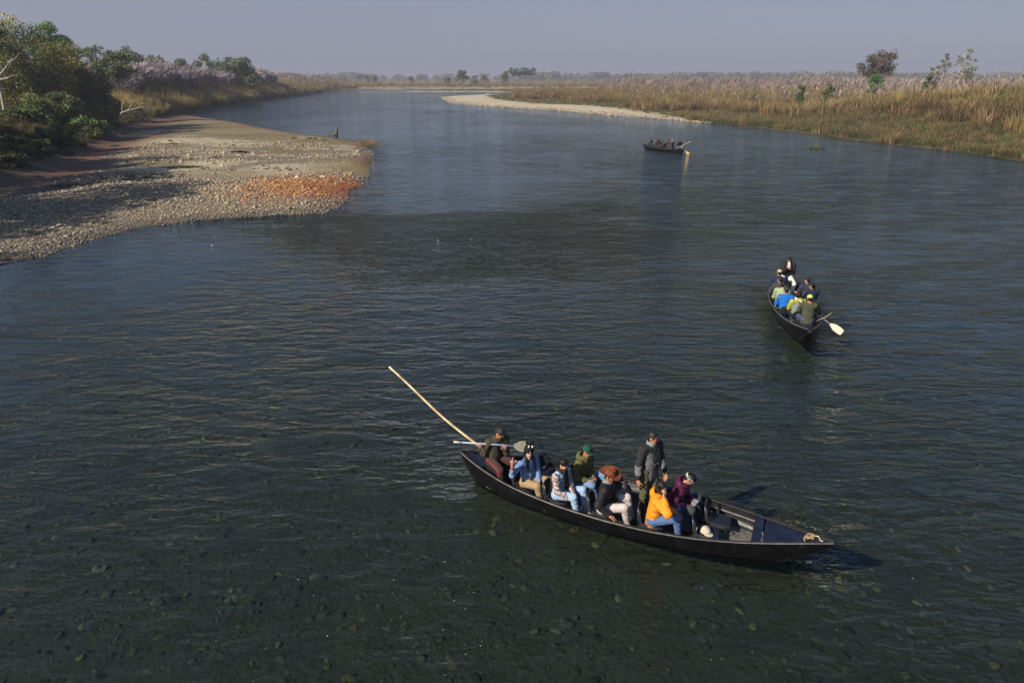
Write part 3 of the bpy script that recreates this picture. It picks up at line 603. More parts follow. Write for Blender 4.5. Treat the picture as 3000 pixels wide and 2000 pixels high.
# hidden neighbours whose shadows fall over the bar from outside the frame on the left
for i, (x, y, s) in enumerate([(-43.5, 32, 1.15), (-50, 41, 1.1), (-56, 51, 1.05), (-63, 62, 1.0), (-42, 14, 1.1), (-44, 24, 1.12)]):
    if i == 0: shade_me = tree_meshes(70, 15, 4.0, 5.0, 5.0, 5.5, 38, 5200, .5, G_DK)
    place_tree('bank_tree', ['leafy bank tree beyond the left edge nearest the camera', 'leafy bank tree beyond the left edge, second along', 'leafy bank tree just outside the left edge by the pale trunk', 'leafy bank tree deep behind the pale trunk', 'smaller leafy bank tree beyond the left edge by the shore', 'leafy bank tree beyond the left edge above the shore'][i], 'bank trees casting shade on the bar', shade_me, x, y, s, i*1.3)
CT = 'trees beyond the river bend'
tree_px('plain_tree', 'spiky rounded tree standing alone beyond the river bend', CT, 1351, 600, 207, 34, 21, .25, 18, 1500, 1.3, G_GY+G_DK)
for i, (px, tp) in enumerate([(1502, 199), (1520, 198), (1538, 197), (1554, 199)]):
    tree_px('plain_tree', ['first flat crowned tree of the tall row beyond the bend', 'second flat crowned tree of the tall row beyond the bend', 'third flat crowned tree of the tall row beyond the bend', 'last flat crowned tree of the tall row beyond the bend'][i], CT, px, 655+i*6, tp, 27, 22+i, .5, 14, 1200, 1.3, G_GY, (.24,.21,.18), flat_top=.3)
tree_px('plain_tree', 'dark rounded tree at the left foot of the tall row', CT, 1478, 630, 210, 24, 27, .1, 14, 1300, 1.2, G_DK)
for i, (px, tp, w) in enumerate([(1310, 222, 20), (1392, 220, 20), (1420, 221, 26), (1078, 221, 12), (1100, 222, 12), (1208, 221, 16)]):
    tree_px('plain_tree', ['small spiky tree left of the lone rounded tree', 'small palm like tree right of the lone rounded tree', 'low wide tree before the tall row', 'tiny lone tree left above the far reeds', 'tiny lone tree beside the other above the far reeds', 'faint tree midway along the far reeds'][i], CT, px, 610+i*12, tp, w, 30+i, .2, 10, 700, 1.1, G_GY)
RT = 'trees above the right reeds'
tree_px('russet_tree', 'round russet leaved tree standing above the right reeds', RT, 2561, 215, 148, 112, 41, .34, 34, 4200, .5, G_RU, (.26,.22,.18), lobes=[(-.25, 0, -.05, .75), (.2, 0, .12, .8)])
tree_px('sparse_tree', 'slim half bare tree right of the russet tree', RT, 2742, 230, 160, 38, 42, .35, 26, 800, .42, G_RU[2:]+G_GY, (.34,.31,.27), bare=6, lean=(.06, 0), cl_r=(.10, .2))
tree_px('sparse_tree', 'taller nearly bare pale tree beside the slim one', RT, 2805, 235, 140, 50, 43, .42, 26, 620, .42, G_GY, (.40,.37,.34), bare=12, lean=(.04, 0), cl_r=(.10, .2))
tree_px('sparse_tree', 'small dark tree at the foot of the nearly bare one', RT, 2822, 232, 176, 26, 44, .2, 10, 600, .5, G_GY)
tree_px('sparse_tree', 'dark crown cut by the right edge of the photo', RT, 3003, 190, 174, 26, 45, .4, 10, 600, .45, G_GY)
SH = 'green shrubs among the right reeds'
for i, (px, Y, tp, w, pal) in enumerate([(2552, 165, 203, 40, G_BR), (2708, 150, 202, 38, G_DK), (2420, 150, 236, 30, G_DK), (2935, 104, 270, 30, G_BR), (2340, 150, 248, 22, G_DK)]):
    tree_px('shrub', ['bright green shrub below the russet tree', 'dark green shrub left of the half bare trees', 'dark green shrub in the grass left of the russet tree', 'deep green bush low in the grass near the right edge', 'small dark shrub at the left end of the right reeds'][i], SH, px, Y, tp, w, 50+i, .02, 44, 3600, .3, pal, cat='shrub', cl_r=(.12, .2))
tree_px('shrub', 'green mounded shrub at the foot of the left thicket', None, 255, 90, 346, 120, 58, .0, 26, 5000, .26, G_BR+G_DK, cat='shrub')
for i, (px, Y, tp, w, pal) in enumerate([(40, 66, 400, 170, G_DK), (150, 76, 372, 130, G_DK+G_YL[:1]), (330, 118, 292, 60, G_DK), (5, 58, 455, 120, G_DK+G_RU[:1])]):
    tree_px('shrub', ['dark sprawling shrub on the slope near the left edge', 'dull green shrub mid slope on the left bank', 'shadowy shrub by the bleached branch', 'lowest brownish shrub at the left frame edge'][i], 'shrubs on the left slope', px, Y, tp, w, 90+i, .0, 40, 5200, .22, pal, cat='shrub', cl_r=(.14, .26))
# far wood on the horizon, one mass
far_protos = []
for i in range(4):
    a, b_ = tree_meshes(80+i, 13, 2.0, 6, 6, 6, 16, 420, 2.4, G_GY+G_DK); far_protos.append(b_)
COL_FAR = proto_collection('far_crown_shapes', far_protos)
_n = 900; _y = rng.uniform(1250, 1900, _n); _x = rng.uniform(-.55, .85, _n)*_y; _k = (_x/_y > .02) | ((_x/_y > -.46) & (_x/_y < -.29) & (rng.random(_n) < .8)) | (rng.random(_n) < .25); _x, _y = _x[_k], _y[_k]; _n = len(_x)
_s = rng.uniform(.8, 1.45, _n); scatter('distant_forest', np.column_stack([_x, _y, np.full(_n, .5)]), np.column_stack([_s*1.5, _s*1.5, _s]), np.column_stack([np.zeros(_n)]*2+[rng.uniform(0, 6.28, _n)]), rng.integers(0, 4, _n), COL_FAR, label='hazy line of forest along the horizon')
# ------------------------------------------------------------------ distance-field modelling for bodies and clothes
_E = [((0,0,0),(1,0,0)),((0,1,0),(1,1,0)),((0,0,1),(1,0,1)),((0,1,1),(1,1,1)),((0,0,0),(0,1,0)),((1,0,0),(1,1,0)),((0,0,1),(0,1,1)),((1,0,1),(1,1,1)),((0,0,0),(0,0,1)),((1,0,0),(1,0,1)),((0,1,0),(0,1,1)),((1,1,0),(1,1,1))]
def surface_nets(f, org, h):
    s = f < 0; n = np.array(f.shape)-1
    cnt = sum(s[i:i+n[0], j:j+n[1], k:k+n[2]].astype(np.int8) for i in (0, 1) for j in (0, 1) for k in (0, 1))
    act = np.argwhere((cnt > 0) & (cnt < 8)); idx = np.full(n, -1, np.int64); idx[tuple(act.T)] = np.arange(len(act))
    pos = np.zeros((len(act), 3)); num = np.zeros(len(act))
    for a, b in _E:
        fa = f[tuple((act+a).T)]; fb = f[tuple((act+b).T)]; m = (fa < 0) != (fb < 0)
        t = np.where(m, fa/np.where(m, fa-fb, 1), 0)[:, None]
        pos += np.where(m[:, None], np.array(a)+t*(np.array(b)-np.array(a)), 0); num += m
    V = (act+pos/num[:, None])*h+org; Q = []
    for ax in range(3):
        u, v = [(1, 2), (2, 0), (0, 1)][ax]; sl = [slice(None)]*3; sh = [slice(None)]*3; sl[ax] = slice(0, -1); sh[ax] = slice(1, None)
        e = np.argwhere(s[tuple(sl)] != s[tuple(sh)]); e = e[(e[:, u] > 0) & (e[:, v] > 0) & (e[:, u] < n[u]) & (e[:, v] < n[v])]
        if not len(e): continue
        du = np.zeros(3, int); du[u] = 1; dv = np.zeros(3, int); dv[v] = 1
        q = np.stack([idx[tuple((e-du-dv).T)], idx[tuple((e-dv).T)], idx[tuple(e.T)], idx[tuple((e-du).T)]], 1)
        fl = ~s[tuple(e.T)]; q[fl] = q[fl][:, ::-1]; Q.append(q)
    return V, np.concatenate(Q)
class SDF:
    def __init__(s): s.p = []
    def cap(s, a, b, ra, rb=None, k=.02, flat=None, rib=None, t=0, sub=False):
        """tapered capsule; flat=(direction, factor) squeezes it; rib=(spacing, amplitude) quilts it"""
        a = np.asarray(a, float); b = np.asarray(b, float); rb = ra if rb is None else rb
        def f(p):
            q = p-a; e = b-a
            if flat is not None: q = q+(q@flat[0])[..., None]*flat[0]*(1/flat[1]-1)
            L2 = max(e@e, 1e-9); u = np.clip((q@e)/L2, 0, 1); d = np.linalg.norm(q-u[..., None]*e, axis=-1)-(ra+(rb-ra)*u)
            if rib is not None:
                w = (q@e)/math.sqrt(L2)+rib[2] if len(rib) > 2 else (q@e)/math.sqrt(L2)
                d = d-rib[1]*(np.abs(np.sin(math.pi*w/rib[0]))**.7-.6)
            return d
        m = max(ra, rb)+.06; s.p.append((f, np.minimum(a, b)-m, np.maximum(a, b)+m, k, t, sub)); return s
    def ell(s, c, r, M=None, k=.02, t=0, sub=False):
        """ellipsoid with radii r along the rows of M"""
        c = np.asarray(c, float); r = np.asarray(r, float); M = np.eye(3) if M is None else np.asarray(M)
        def f(p):
            q = (p-c)@M.T; k0 = np.linalg.norm(q/r, axis=-1); k1 = np.linalg.norm(q/r**2, axis=-1)+1e-9; return k0*(k0-1)/k1
        m = r.max()+.05; s.p.append((f, c-m, c+m, k, t, sub)); return s
    def half(s, c, n):
        """cut away everything on the side n points to"""
        c = np.asarray(c, float); n = nv(n); s.p.append((lambda p: -((p-c)@n), np.full(3, -99.), np.full(3, 99.), .006, -1, True)); return s
    def mesh(s, h, noise=0.0):
        add = [q for q in s.p if not q[5]]
        lo = np.min([q[1] for q in add], 0)-h*2; hi = np.max([q[2] for q in add], 0)+h*2
        n = np.ceil((hi-lo)/h).astype(int)+1; f = np.full(n, .2, np.float32); ax = [lo[i]+np.arange(n[i])*h for i in range(3)]
        for fn, a, b, k, t, sub in s.p:
            i0 = np.clip(((a-lo)/h).astype(int), 0, n-1); i1 = np.clip(((b-lo)/h).astype(int)+2, 1, n)
            sl = tuple(slice(i0[i], i1[i]) for i in range(3)); g = np.stack(np.meshgrid(*[ax[i][sl[i]] for i in range(3)], indexing='ij'), -1)
            d = fn(g); o = f[sl]
            if sub: hq = np.clip(.5-.5*(o+d)/k, 0, 1); f[sl] = np.maximum(o, -d) if k < .002 else o*(1-hq)-d*hq+k*hq*(1-hq)
            else: hq = np.clip(.5+.5*(o-d)/k, 0, 1); f[sl] = o*(1-hq)+d*hq-k*hq*(1-hq)
        if noise:
            X, Y, Z = np.meshgrid(*ax, indexing='ij', sparse=True)
            f += noise*(np.sin(X*31+Y*17+2*np.sin(Z*19))*np.sin(Z*37-X*13)+.6*np.sin(X*61-Y*47)*np.sin(Z*53+Y*29))
        V, Q = surface_nets(f, lo, h)
        T = np.zeros(len(V), int); best = np.full(len(V), 9.)
        for fn, a, b, k, t, sub in s.p:
            if sub: continue
            d = fn(V); m = d < best; best[m] = d[m]; T[m] = t
        return V, Q, T
def ik(a, c, l1, l2, hint):
    a = np.asarray(a, float); c = np.asarray(c, float); d = c-a; L = np.linalg.norm(d); L2 = min(L, (l1+l2)*.995); u = d/(L+1e-9); c = a+u*L2
    x = (l1*l1-l2*l2+L2*L2)/(2*L2); y = math.sqrt(max(l1*l1-x*x, 0)); h = np.asarray(hint, float); h = nv(h-u*(h@u)); return a+u*x+h*y, c
def rot_axis(v, ax, a):
    v = np.asarray(v, float); ax = nv(ax); return v*math.cos(a)+np.cross(ax, v)*math.sin(a)+ax*(ax@v)*(1-math.cos(a))
CURL = {'rest': (.45, .5, .55, .6, .35), 'grip': (1.15, 1.2, 1.2, 1.15, .8), 'hold': (.75, .8, .85, .9, .5), 'peace': (.06, .06, 1.5, 1.5, 1.1), 'flat': (.2, .2, .22, .28, .15), 'tap': (.3, .9, 1.0, 1.0, .4)}
def hand_sdf(S, W, d, nrm, thumb, pose, sc_, t):
    """palm with four fingers and a thumb; d = along fingers, nrm = back of the hand, thumb = towards thumb"""
    d = nv(d); nrm = nv(np.asarray(nrm)-d*(np.asarray(nrm)@d)); x = np.cross(d, nrm); x = x if x@thumb > 0 else -x
    cu = CURL[pose]; S.cap(W-d*.05, W+d*.015, .026*sc_, .025*sc_, .02, t=t)
    offs = (.030, .010, -.010, -.029); lens = (.068, .077, .071, .055)
    for i in range(4):
        b0 = W+x*offs[i]*.7*sc_; b1 = W+d*(.092-.006*abs(i-1))*sc_+x*offs[i]*sc_; S.cap(b0, b1, .0165*sc_, .0125*sc_, .012, t=t)
        spread = (.10, .03, -.04, -.12)[i]*(1.6 if pose == 'peace' else 1); dd = nv(d+x*spread); p = b1; L = lens[i]*sc_
        for j, fr in enumerate((.45, .32, .25)):
            dd = rot_axis(dd, np.cross(nrm, dd), cu[i]*(.75, .85, .5)[j]) if True else dd
            q = p+dd*L*fr; S.cap(p, q, (.0098, .0088, .0078)[j]*sc_, (.0088, .0078, .0066)[j]*sc_, .004, t=t); p = q
    p = W+d*.022*sc_+x*.026*sc_; dd = nv(d*.75+x*.75-nrm*.25)
    for j, L in enumerate((.036, .032, .026)):
        q = p+dd*L*sc_; S.cap(p, q, (.0145, .0105, .0085)[j]*sc_, (.0105, .009, .007)[j]*sc_, .008, t=t); p = q
        dd = nv(rot_axis(dd, nv(np.cross(nrm, dd)), cu[4]*.5)-x*.12*j)
def ymat(yaw, pitch=0, roll=0):
    """rows: right, forward, up of a frame turned by yaw (left positive) then pitched down by pitch"""
    f = np.array([-math.sin(yaw)*math.cos(pitch), math.cos(yaw)*math.cos(pitch), -math.sin(pitch)]); r = np.array([math.cos(yaw), math.sin(yaw), 0.]); u = np.cross(r, f)
    if roll: r, u = r*math.cos(roll)+u*math.sin(roll), u*math.cos(roll)-r*math.sin(roll)
    return np.stack([r, f, u])
SKIN = [(.44,.225,.145),(.36,.165,.10),(.50,.28,.19),(.38,.19,.115)]
def person(label, M, h=.011, hip=.33, seat=True, lean=.06, side=0.0, yaw=0.0, head=(0, 0, 0), rh=None, lh=None, feet=None, knees=(.35, .35), size=1.0, skin=1, hair='short', hair_col=(.007,.006,.006),
           top='jacket', col=(.1,.1,.1), paint=None, leg_col=(.05,.06,.09), leg_paint=None, shoe_col=(.03,.03,.03), quilt=None, bulk=0.0, hood=None, collar=True, extras=None, group='people in the boats', beard=0.0, smile=False, sleeve=1.0, hem=.02):
    """M: 4x4 world matrix of the person's frame (x right, y forward, z up, origin on the floor below the hips)"""
    root = bpy.data.objects.new('person', None); C.objects.link(root); root.matrix_world = M; root.empty_display_size = .2; tag(root, label, 'person', group)
    z_ = np.array([0, 0, 1.]); P = np.array([0, 0, hip]); TM = ymat(yaw, lean, side); tr, tf, tu = TM
    l = size; chest = P+tu*.30*l; nb = P+tu*.50*l; HM = ymat(yaw+head[0], head[1], head[2]); hr, hf, hu = HM
    PM = ymat(yaw*.4); pr_, pf = PM[0], PM[1]
    HC = nb+(nv(tu+hu*.6))*.155*l+hf*.02
    Sh = {1: P+tu*.445*l+tr*.185*l, -1: P+tu*.445*l-tr*.185*l}; Hp = {1: P+pr_*.095*l, -1: P-pr_*.095*l}
    rh = rh or dict(at=(.16, .34, hip+.10)); lh = lh or dict(at=(-.16, .34, hip+.10))
    El = {}; Wr = {}; Kn = {}; An = {}; hd = {}
    for s_, q in ((1, rh), (-1, lh)):
        hint = q.get('elbow', (s_*.55, -.45, -.75)); El[s_], Wr[s_] = ik(Sh[s_], np.array(q['at'], float), .285*l, .255*l, hint)
        fd = nv(Wr[s_]-El[s_]); d = nv(q.get('dir', fd)); nr = np.array(q.get('back', (0, 0, 1) if abs(d[2]) < .8 else (s_, 0, .2)), float)
        hd[s_] = (d, nr, np.array(q.get('thumb', (-s_, .2, .3)), float), q.get('pose', 'rest'))
    feet = feet or ((.14, .46, .07), (-.14, .46, .07))
    for s_, q, kn in ((1, feet[0], knees[0]), (-1, feet[1], knees[1])):
        Kn[s_], An[s_] = ik(Hp[s_], np.array(q, float), .42*l, .40*l, (s_*kn, .3, 1) if seat else (s_*.1, 1, 0))
    J = dict(P=P, chest=chest, nb=nb, HC=HC, HM=HM, TM=TM, Sh=Sh, El=El, Wr=Wr, Kn=Kn, An=An)
    flat = (tf, .70); sk = np.array(SKIN[skin])
    # --- body: one continuous skin surface, head with a face, hands with fingers
    B = SDF()
    B.cap(P+tu*.0, P+tu*.16, .135*l, .12*l, .04, flat); B.cap(P+tu*.16, chest+tu*.05, .12*l, .14*l, .05, flat); B.cap(Sh[1]-tr*.03, Sh[-1]+tr*.03, .055*l, .055*l, .05)
    for s_ in (1, -1):
        B.cap(Sh[s_], El[s_], .046*l, .038*l, .03); B.cap(El[s_], Wr[s_], .038*l, .026*l, .02)
        B.cap(Hp[s_], Kn[s_], .075*l, .052*l, .03); B.cap(Kn[s_], An[s_], .052*l, .035*l, .02)
    B.cap(nb-tu*.06, HC-hu*.05*l, .052*l, .048*l, .025)
    bV, bQ, bT = B.mesh(max(h, .013)); 
    F = SDF(); g = .93*l
    F.ell(HC+hu*.022*g, (.074*g, .094*g, .092*g), HM, .02, 1); F.ell(HC-hu*.052*g+hf*.018*g, (.057*g, .070*g, .070*g), HM, .03, 1)
    F.cap(nb-tu*.05, HC-hu*.05*l, .053*l, .047*l, .02, t=1)
    F.cap(HC+hf*.088*g+hu*.012*g, HC+hf*.106*g-hu*.026*g, .009*g, .0145*g, .012, t=1)
    for s_ in (1, -1):
        F.ell(HC+hr*s_*.075*g-hf*.005*g-hu*.008*g, (.011*g, .021*g, .032*g), HM, .008, 1); F.ell(HC+hr*s_*.036*g+hf*.072*g-hu*.024*g, (.022*g, .018*g, .02*g), HM, .015, 1)
        F.ell(HC+hr*s_*.032*g+hf*.090*g+hu*.006*g, (.015*g, .012*g, .010*g), HM, .008, 1, sub=True)
    F.cap(HC+hr*.038*g+hf*.083*g+hu*.024*g, HC-hr*.038*g+hf*.083*g+hu*.024*g, .010*g, .010*g, .012, t=1)
    F.cap(HC+hr*.018*g+hf*.086*g-hu*.060*g, HC-hr*.018*g+hf*.086*g-hu*.060*g, .008*g, .008*g, .008, t=1); F.ell(HC+hf*.07*g-hu*.105*g, (.022*g, .018*g, .016*g), HM, .015, 1)
    fV, fQ, fT = F.mesh(min(max(h*.62, .006), .016)); 
    q = (fV-HC)@HM.T/g; fc = np.tile(sk, (len(fV), 1)); x, y, z = q.T; front = y > .05
    fc[front & (np.abs(z+.06) < .011) & (np.abs(x) < .026)] = sk*np.array((.85, .55, .55))
    if smile: fc[front & (np.abs(z+.058-.3*np.abs(x)) < .0035) & (np.abs(x) < .018)] = (.42, .38, .35)
    eye = front & (np.abs(np.abs(x)-.032) < .013) & (np.abs(z-.004) < .007); fc[eye] = (.35, .30, .27); fc[front & (np.abs(np.abs(x)-.032) < .0065) & (np.abs(z-.004) < .0075)] = (.012, .009, .008)
    fc[front & (np.abs(np.abs(x)-.034) < .02) & (np.abs(z-.027) < .0055)] = (.03, .02, .016)
    if beard: m = (z < -.035) & (y > .0) & (np.abs(z+.06) > .009); fc[m] = fc[m]*(1-beard)+np.array((.02, .016, .014))*beard
    Vs = [bV, fV]; Qs = [bQ, fQ]; Cs = [np.tile(sk, (len(bV), 1)), fc]
    for s_ in (1, -1):
        Hs = SDF(); d, nr, th, pose = hd[s_]; hand_sdf(Hs, Wr[s_]+d*.02, d, nr, th, pose, 1.0*l, 1); hV, hQ, _ = Hs.mesh(min(max(h*.48, .0048), .009))
        Vs.append(hV); Qs.append(hQ); Cs.append(np.tile(sk*np.array((1.02, .98, .97)), (len(hV), 1))); J.setdefault('palm', {})[s_] = Wr[s_]+d*.075*l
    off = np.cumsum([0]+[len(v) for v in Vs[:-1]])
    link('body', mesh_np('body', np.concatenate(Vs), np.concatenate([q+o for q, o in zip(Qs, off)]), np.concatenate(Cs), True, (M_SKIN,)), root)
    # --- garment on the upper body
    A = SDF(); rib = quilt; mat = M_PUFF if quilt else M_CLOTH; e = bulk
    A.cap(P-tu*(hem), P+tu*.17, .155*l+e, .145*l+e, .04, flat, rib, 1); A.cap(P+tu*.17, chest+tu*.06, .145*l+e, .158*l+e, .05, flat, (rib[0], rib[1], .17+hem) if rib else None, 1)
    A.cap(Sh[1]-tr*.02, Sh[-1]+tr*.02, .068*l+e*.6, .068*l+e*.6, .05, None, None, 1)
    for s_ in (1, -1):
        A.cap(Sh[s_], El[s_], .066*l+e*.7, .056*l+e*.6, .03, None, rib, 2 if s_ > 0 else 3)
        A.cap(El[s_], El[s_]+(Wr[s_]-El[s_])*(.93*sleeve if sleeve <= 1 else .93), .056*l+e*.6, .040*l+e*.4, .025, None, rib, 4 if s_ > 0 else 5)
    if collar:
        for a_ in np.linspace(0, 2*math.pi, 10, endpoint=False):
            c0 = nb+tu*(.015+.01*math.cos(a_))+tr*math.cos(a_)*.062*l+tf*math.sin(a_)*.058*l; A.cap(c0-tu*.02, c0+tu*.022, .020, .016, .02, t=6)
    if hood:
        A.ell(nb-tf*.085*l+tu*.005, (.125*l, .075*l, .085*l), TM, .03, 7); A.ell(nb-tf*.05*l+tu*.05, (.085*l, .05*l, .06*l), TM, .02, 8, sub=True)
        for s_ in (1, -1): A.cap(nb-tf*.08*l+tr*s_*.10*l+tu*.02, nb+tf*.065*l+tr*s_*.05*l-tu*.005, .042*l, .030*l, .03, t=7)
    aV, aQ, aT = A.mesh(h, .0050 if h < .03 else 0); ac = np.tile(np.array(col, float), (len(aV), 1))
    if hood: ac[aT == 7] = hood if not isinstance(hood, bool) else col
    q = (aV-P)@TM.T; m = (aT == 1) & (np.abs(q[:, 0]) < max(.006, h*.55)) & (q[:, 1] > 0); ac[m] *= .45          # front fastening
    if paint: ac = paint(aV, aT, ac, J)
    link(top, mesh_np(top, aV, aQ, ac, True, (mat,)), root)
    # --- trousers and shoes
    L = SDF(); L.cap(P-z_*.0, P+tu*.07, .150*l, .146*l, .04, flat, None, 1); L.cap(Hp[1], Hp[-1], .10*l, .10*l, .04, t=1)
    for s_ in (1, -1):
        L.cap(Hp[s_], Kn[s_], .100*l, .074*l, .03, t=2 if s_ > 0 else 3); L.cap(Kn[s_], Kn[s_]+(An[s_]-Kn[s_])*.95, .074*l, .060*l, .02, t=4 if s_ > 0 else 5)
    lV, lQ, lT = L.mesh(h*1.05, .0036 if h < .03 else 0); lc = np.tile(np.array(leg_col, float), (len(lV), 1))
    if leg_paint: lc = leg_paint(lV, lT, lc, J)
    link('trousers', mesh_np('trousers', lV, lQ, lc, True, (M_CLOTH,)), root)
    for s_ in (1, -1):
        S = SDF(); fd = nv(np.array([s_*.18, 1, 0])); a = An[s_]; gz = min(0.0, a[2]-.07)*0+max(a[2]-.065, 0.0)
        S.cap(a, a-z_*(a[2]-gz-.045), .046, .044, .02); S.cap(np.array([a[0], a[1]-.03, gz+.038]), np.array([a[0], a[1], gz+.036])+fd*.15, .040, .034, .02, flat=(z_, .9)); S.half((0, 0, gz+.002), (0, 0, -1))
        sV, sQ, sT = S.mesh(max(h, .012)); link('shoe', mesh_np('shoe', sV, sQ, shoe_col, True, (M_PLASTIC,)), root)
    # --- hair
    if hair:
        K = SDF(); K.ell(HC+hu*.030*g-hf*.006*g, (.082*g, .101*g, .094*g), HM, .02, 1)
        if hair != 'buzz': K.ell(HC+hu*.055*g+hf*.02*g, (.078*g, .088*g, .075*g), HM, .02, 1)
        K.ell(HC-hu*.03*g-hf*.045*g, (.066*g, .058*g, .06*g), HM, .03, 1)
        K.ell(HC-hu*.045*g+hf*.095*g, (.075*g, .085*g, .098*g), HM, .012, 1, sub=True); K.half(HC-hu*.075*g, -hu) if hair in ('short', 'buzz') else None
        for s_ in (1, -1): K.ell(HC+hr*s_*.085*g+hf*.005*g-hu*.025*g, (.03*g, .034*g, .045*g), HM, .01, 1, sub=True) if hair in ('short', 'buzz') else None
        if hair == 'long':
            for s_ in (1, -1):
                K.cap(HC+hr*s_*.065*g-hf*.02*g, nb+tr*s_*.075*l+tf*.05*l-tu*.0*l, .035, .038, .03); K.cap(nb+tr*s_*.075*l+tf*.05*l, nb+tr*s_*.085*l+tf*.125*l-tu*.20*l, .038, .020, .03)
            K.cap(HC-hf*.07*g, nb-tf*.10*l-tu*.12*l, .06, .04, .03)
        if hair == 'tied':
            K.ell(HC-hf*.105*g-hu*.015*g, (.042, .046, .048), HM, .015, 1); K.cap(HC-hf*.12*g-hu*.02*g, nb-tf*.11*l-tu*.03, .028, .014, .02)
        kV, kQ, kT = K.mesh(max(h*.75, .008), .004 if h < .03 else 0); link('hair', mesh_np('hair', kV, kQ, hair_col, True, (M_HAIR,)), root)
    if extras: extras(root, J, h, l)
    return root, J
def world_pt(M, p): return np.array(M@Vector(p))
def part_sdf(root, name, S, h, col, mat, noise=0.0, paint=None, label=None):
    V, Q, T = S.mesh(h, noise); c = np.tile(np.array(col, float), (len(V), 1))
    if paint: c = paint(V, T, c)
    o = link(name, mesh_np(name, V, Q, c, True, (mat,)), root)
    if label: o['label'] = label
    return o
def head_pt(J, x, y, z, g=.93): return J['HC']+(np.array([x, y, z])*g)@J['HM']
def cap_hat(col, brim_col=None, badge=False):
    def f(root, J, h, l):
        HM = J['HM']; S = SDF(); S.ell(head_pt(J, 0, -.004, .045), (.087*l, .104*l, .088*l), HM, .01); S.half(head_pt(J, 0, 0, .030), -HM[2]); cp = part_sdf(root, 'cap', S, max(h*.7, .008), col, M_CLOTH)
        mb = MB(); u = np.linspace(-1, 1, 11); v = np.linspace(0, 1, 5); P = []
        for top in (1, 0):
            g = np.array([[head_pt(J, .078*uu*(1-.12*vv), .075+.088*vv*math.sqrt(max(1-uu*uu*.92, 0))-.028*abs(uu)**2, .040-.018*uu*uu-.014*vv+.004*top) for uu in u] for vv in v]); mb.grid(g, brim_col or col, flip=bool(top))
        link('visor', mb.mesh('visor', (M_CLOTH,)), cp)
        if badge:
            mb = MB(); g = np.array([[head_pt(J, .024*uu, .1035-.006*uu*uu-.022*(vv-.1), .062+.034*vv) for uu in (-1, 0, 1)] for vv in (0, .5, 1)]); mb.grid(g, (.75, .75, .72)); bd = link('badge', mb.mesh('badge', (M_PLASTIC,)), cp)
            mb = MB()
            for k in range(3): mb.box(head_pt(J, (-.012, .002, .014)[k], .1065-.022*.4, .078), (.006, .003, .014), HM.T, (.02, .05, .03))
            link('badge_lettering', mb.mesh('badge_lettering', (M_PLASTIC,)), cp)
    return f
def glasses(dark=True):
    def f(root, J, h, l):
        mb = MB(); HM = J['HM']; c = (.012, .012, .013)
        for s_ in (1, -1):
            a = np.linspace(0, 2*math.pi, 12, endpoint=False); ring = np.array([head_pt(J, s_*.033+.022*math.cos(t), .100-.10*(abs(.033+.022*math.cos(t)*s_*s_)-.02)*.25, .004+.017*math.sin(t)) for t in a])
            mb.tube(np.vstack([ring, ring[:1]]), .0022, 5, c, cap=False); mb.tube([head_pt(J, s_*.055, .094, .010), head_pt(J, s_*.076, .05, .012), head_pt(J, s_*.080, -.005, .005)], .0024, 5, c)
        mb.tube([head_pt(J, -.012, .103, .010), head_pt(J, .012, .103, .010)], .0022, 5, c); gl = link('glasses', mb.mesh('glasses', (M_PLASTIC,)), root)
        for s_ in (1, -1):
            mb = MB(); a = np.linspace(0, 2*math.pi, 12, endpoint=False); V = [head_pt(J, s_*.033, .0985, .004)]+[head_pt(J, s_*.033+.021*math.cos(t), .097, .004+.016*math.sin(t)) for t in a]
            mb.add(V, None, [(0, 1+i, 1+(i+1) % 12) for i in range(12)], (.015, .013, .014) if dark else (.10, .085, .08)); link('lens', mb.mesh('lens', (M_PLASTIC,)), gl)
    return f
def seq(*fs):
    def f(*a):
        for q in fs: q(*a)
    return f
# ------------------------------------------------------------------ boats
BL = 6.86
_sk = np.array([0, .25, .7, 1.3, 2.3, 3.2, 4.0, 4.75, 5.4, 6.1, 6.6, 6.86]); _bk = np.array([.05, .19, .37, .56, .71, .77, .755, .66, .51, .29, .115, .035])
_ss = np.linspace(0, BL, 61)
def _smooth(a, n=2):
    for _ in range(n): a = np.concatenate([a[:1], (a[:-2]+2*a[1:-1]+a[2:])/4, a[-1:]])
    return a
_hb_ = _smooth(np.interp(_ss, _sk, _bk), 4)
def hb(s): return np.interp(s, _ss, _hb_)
def zg(s): return .275+.17*np.clip((s-3.2)/3.66, 0, 1)**2.2+.20*np.clip((3.0-s)/3.0, 0, 1)**2.2
def zb(s): return -.16+(np.clip((s-5.85)/1.01, 0, 1)**1.5)*(zg(BL)-.07+.16)+(np.clip((.55-s)/.55, 0, 1)**1.6)*(zg(0.)-.10+.16)
FLOOR = .035
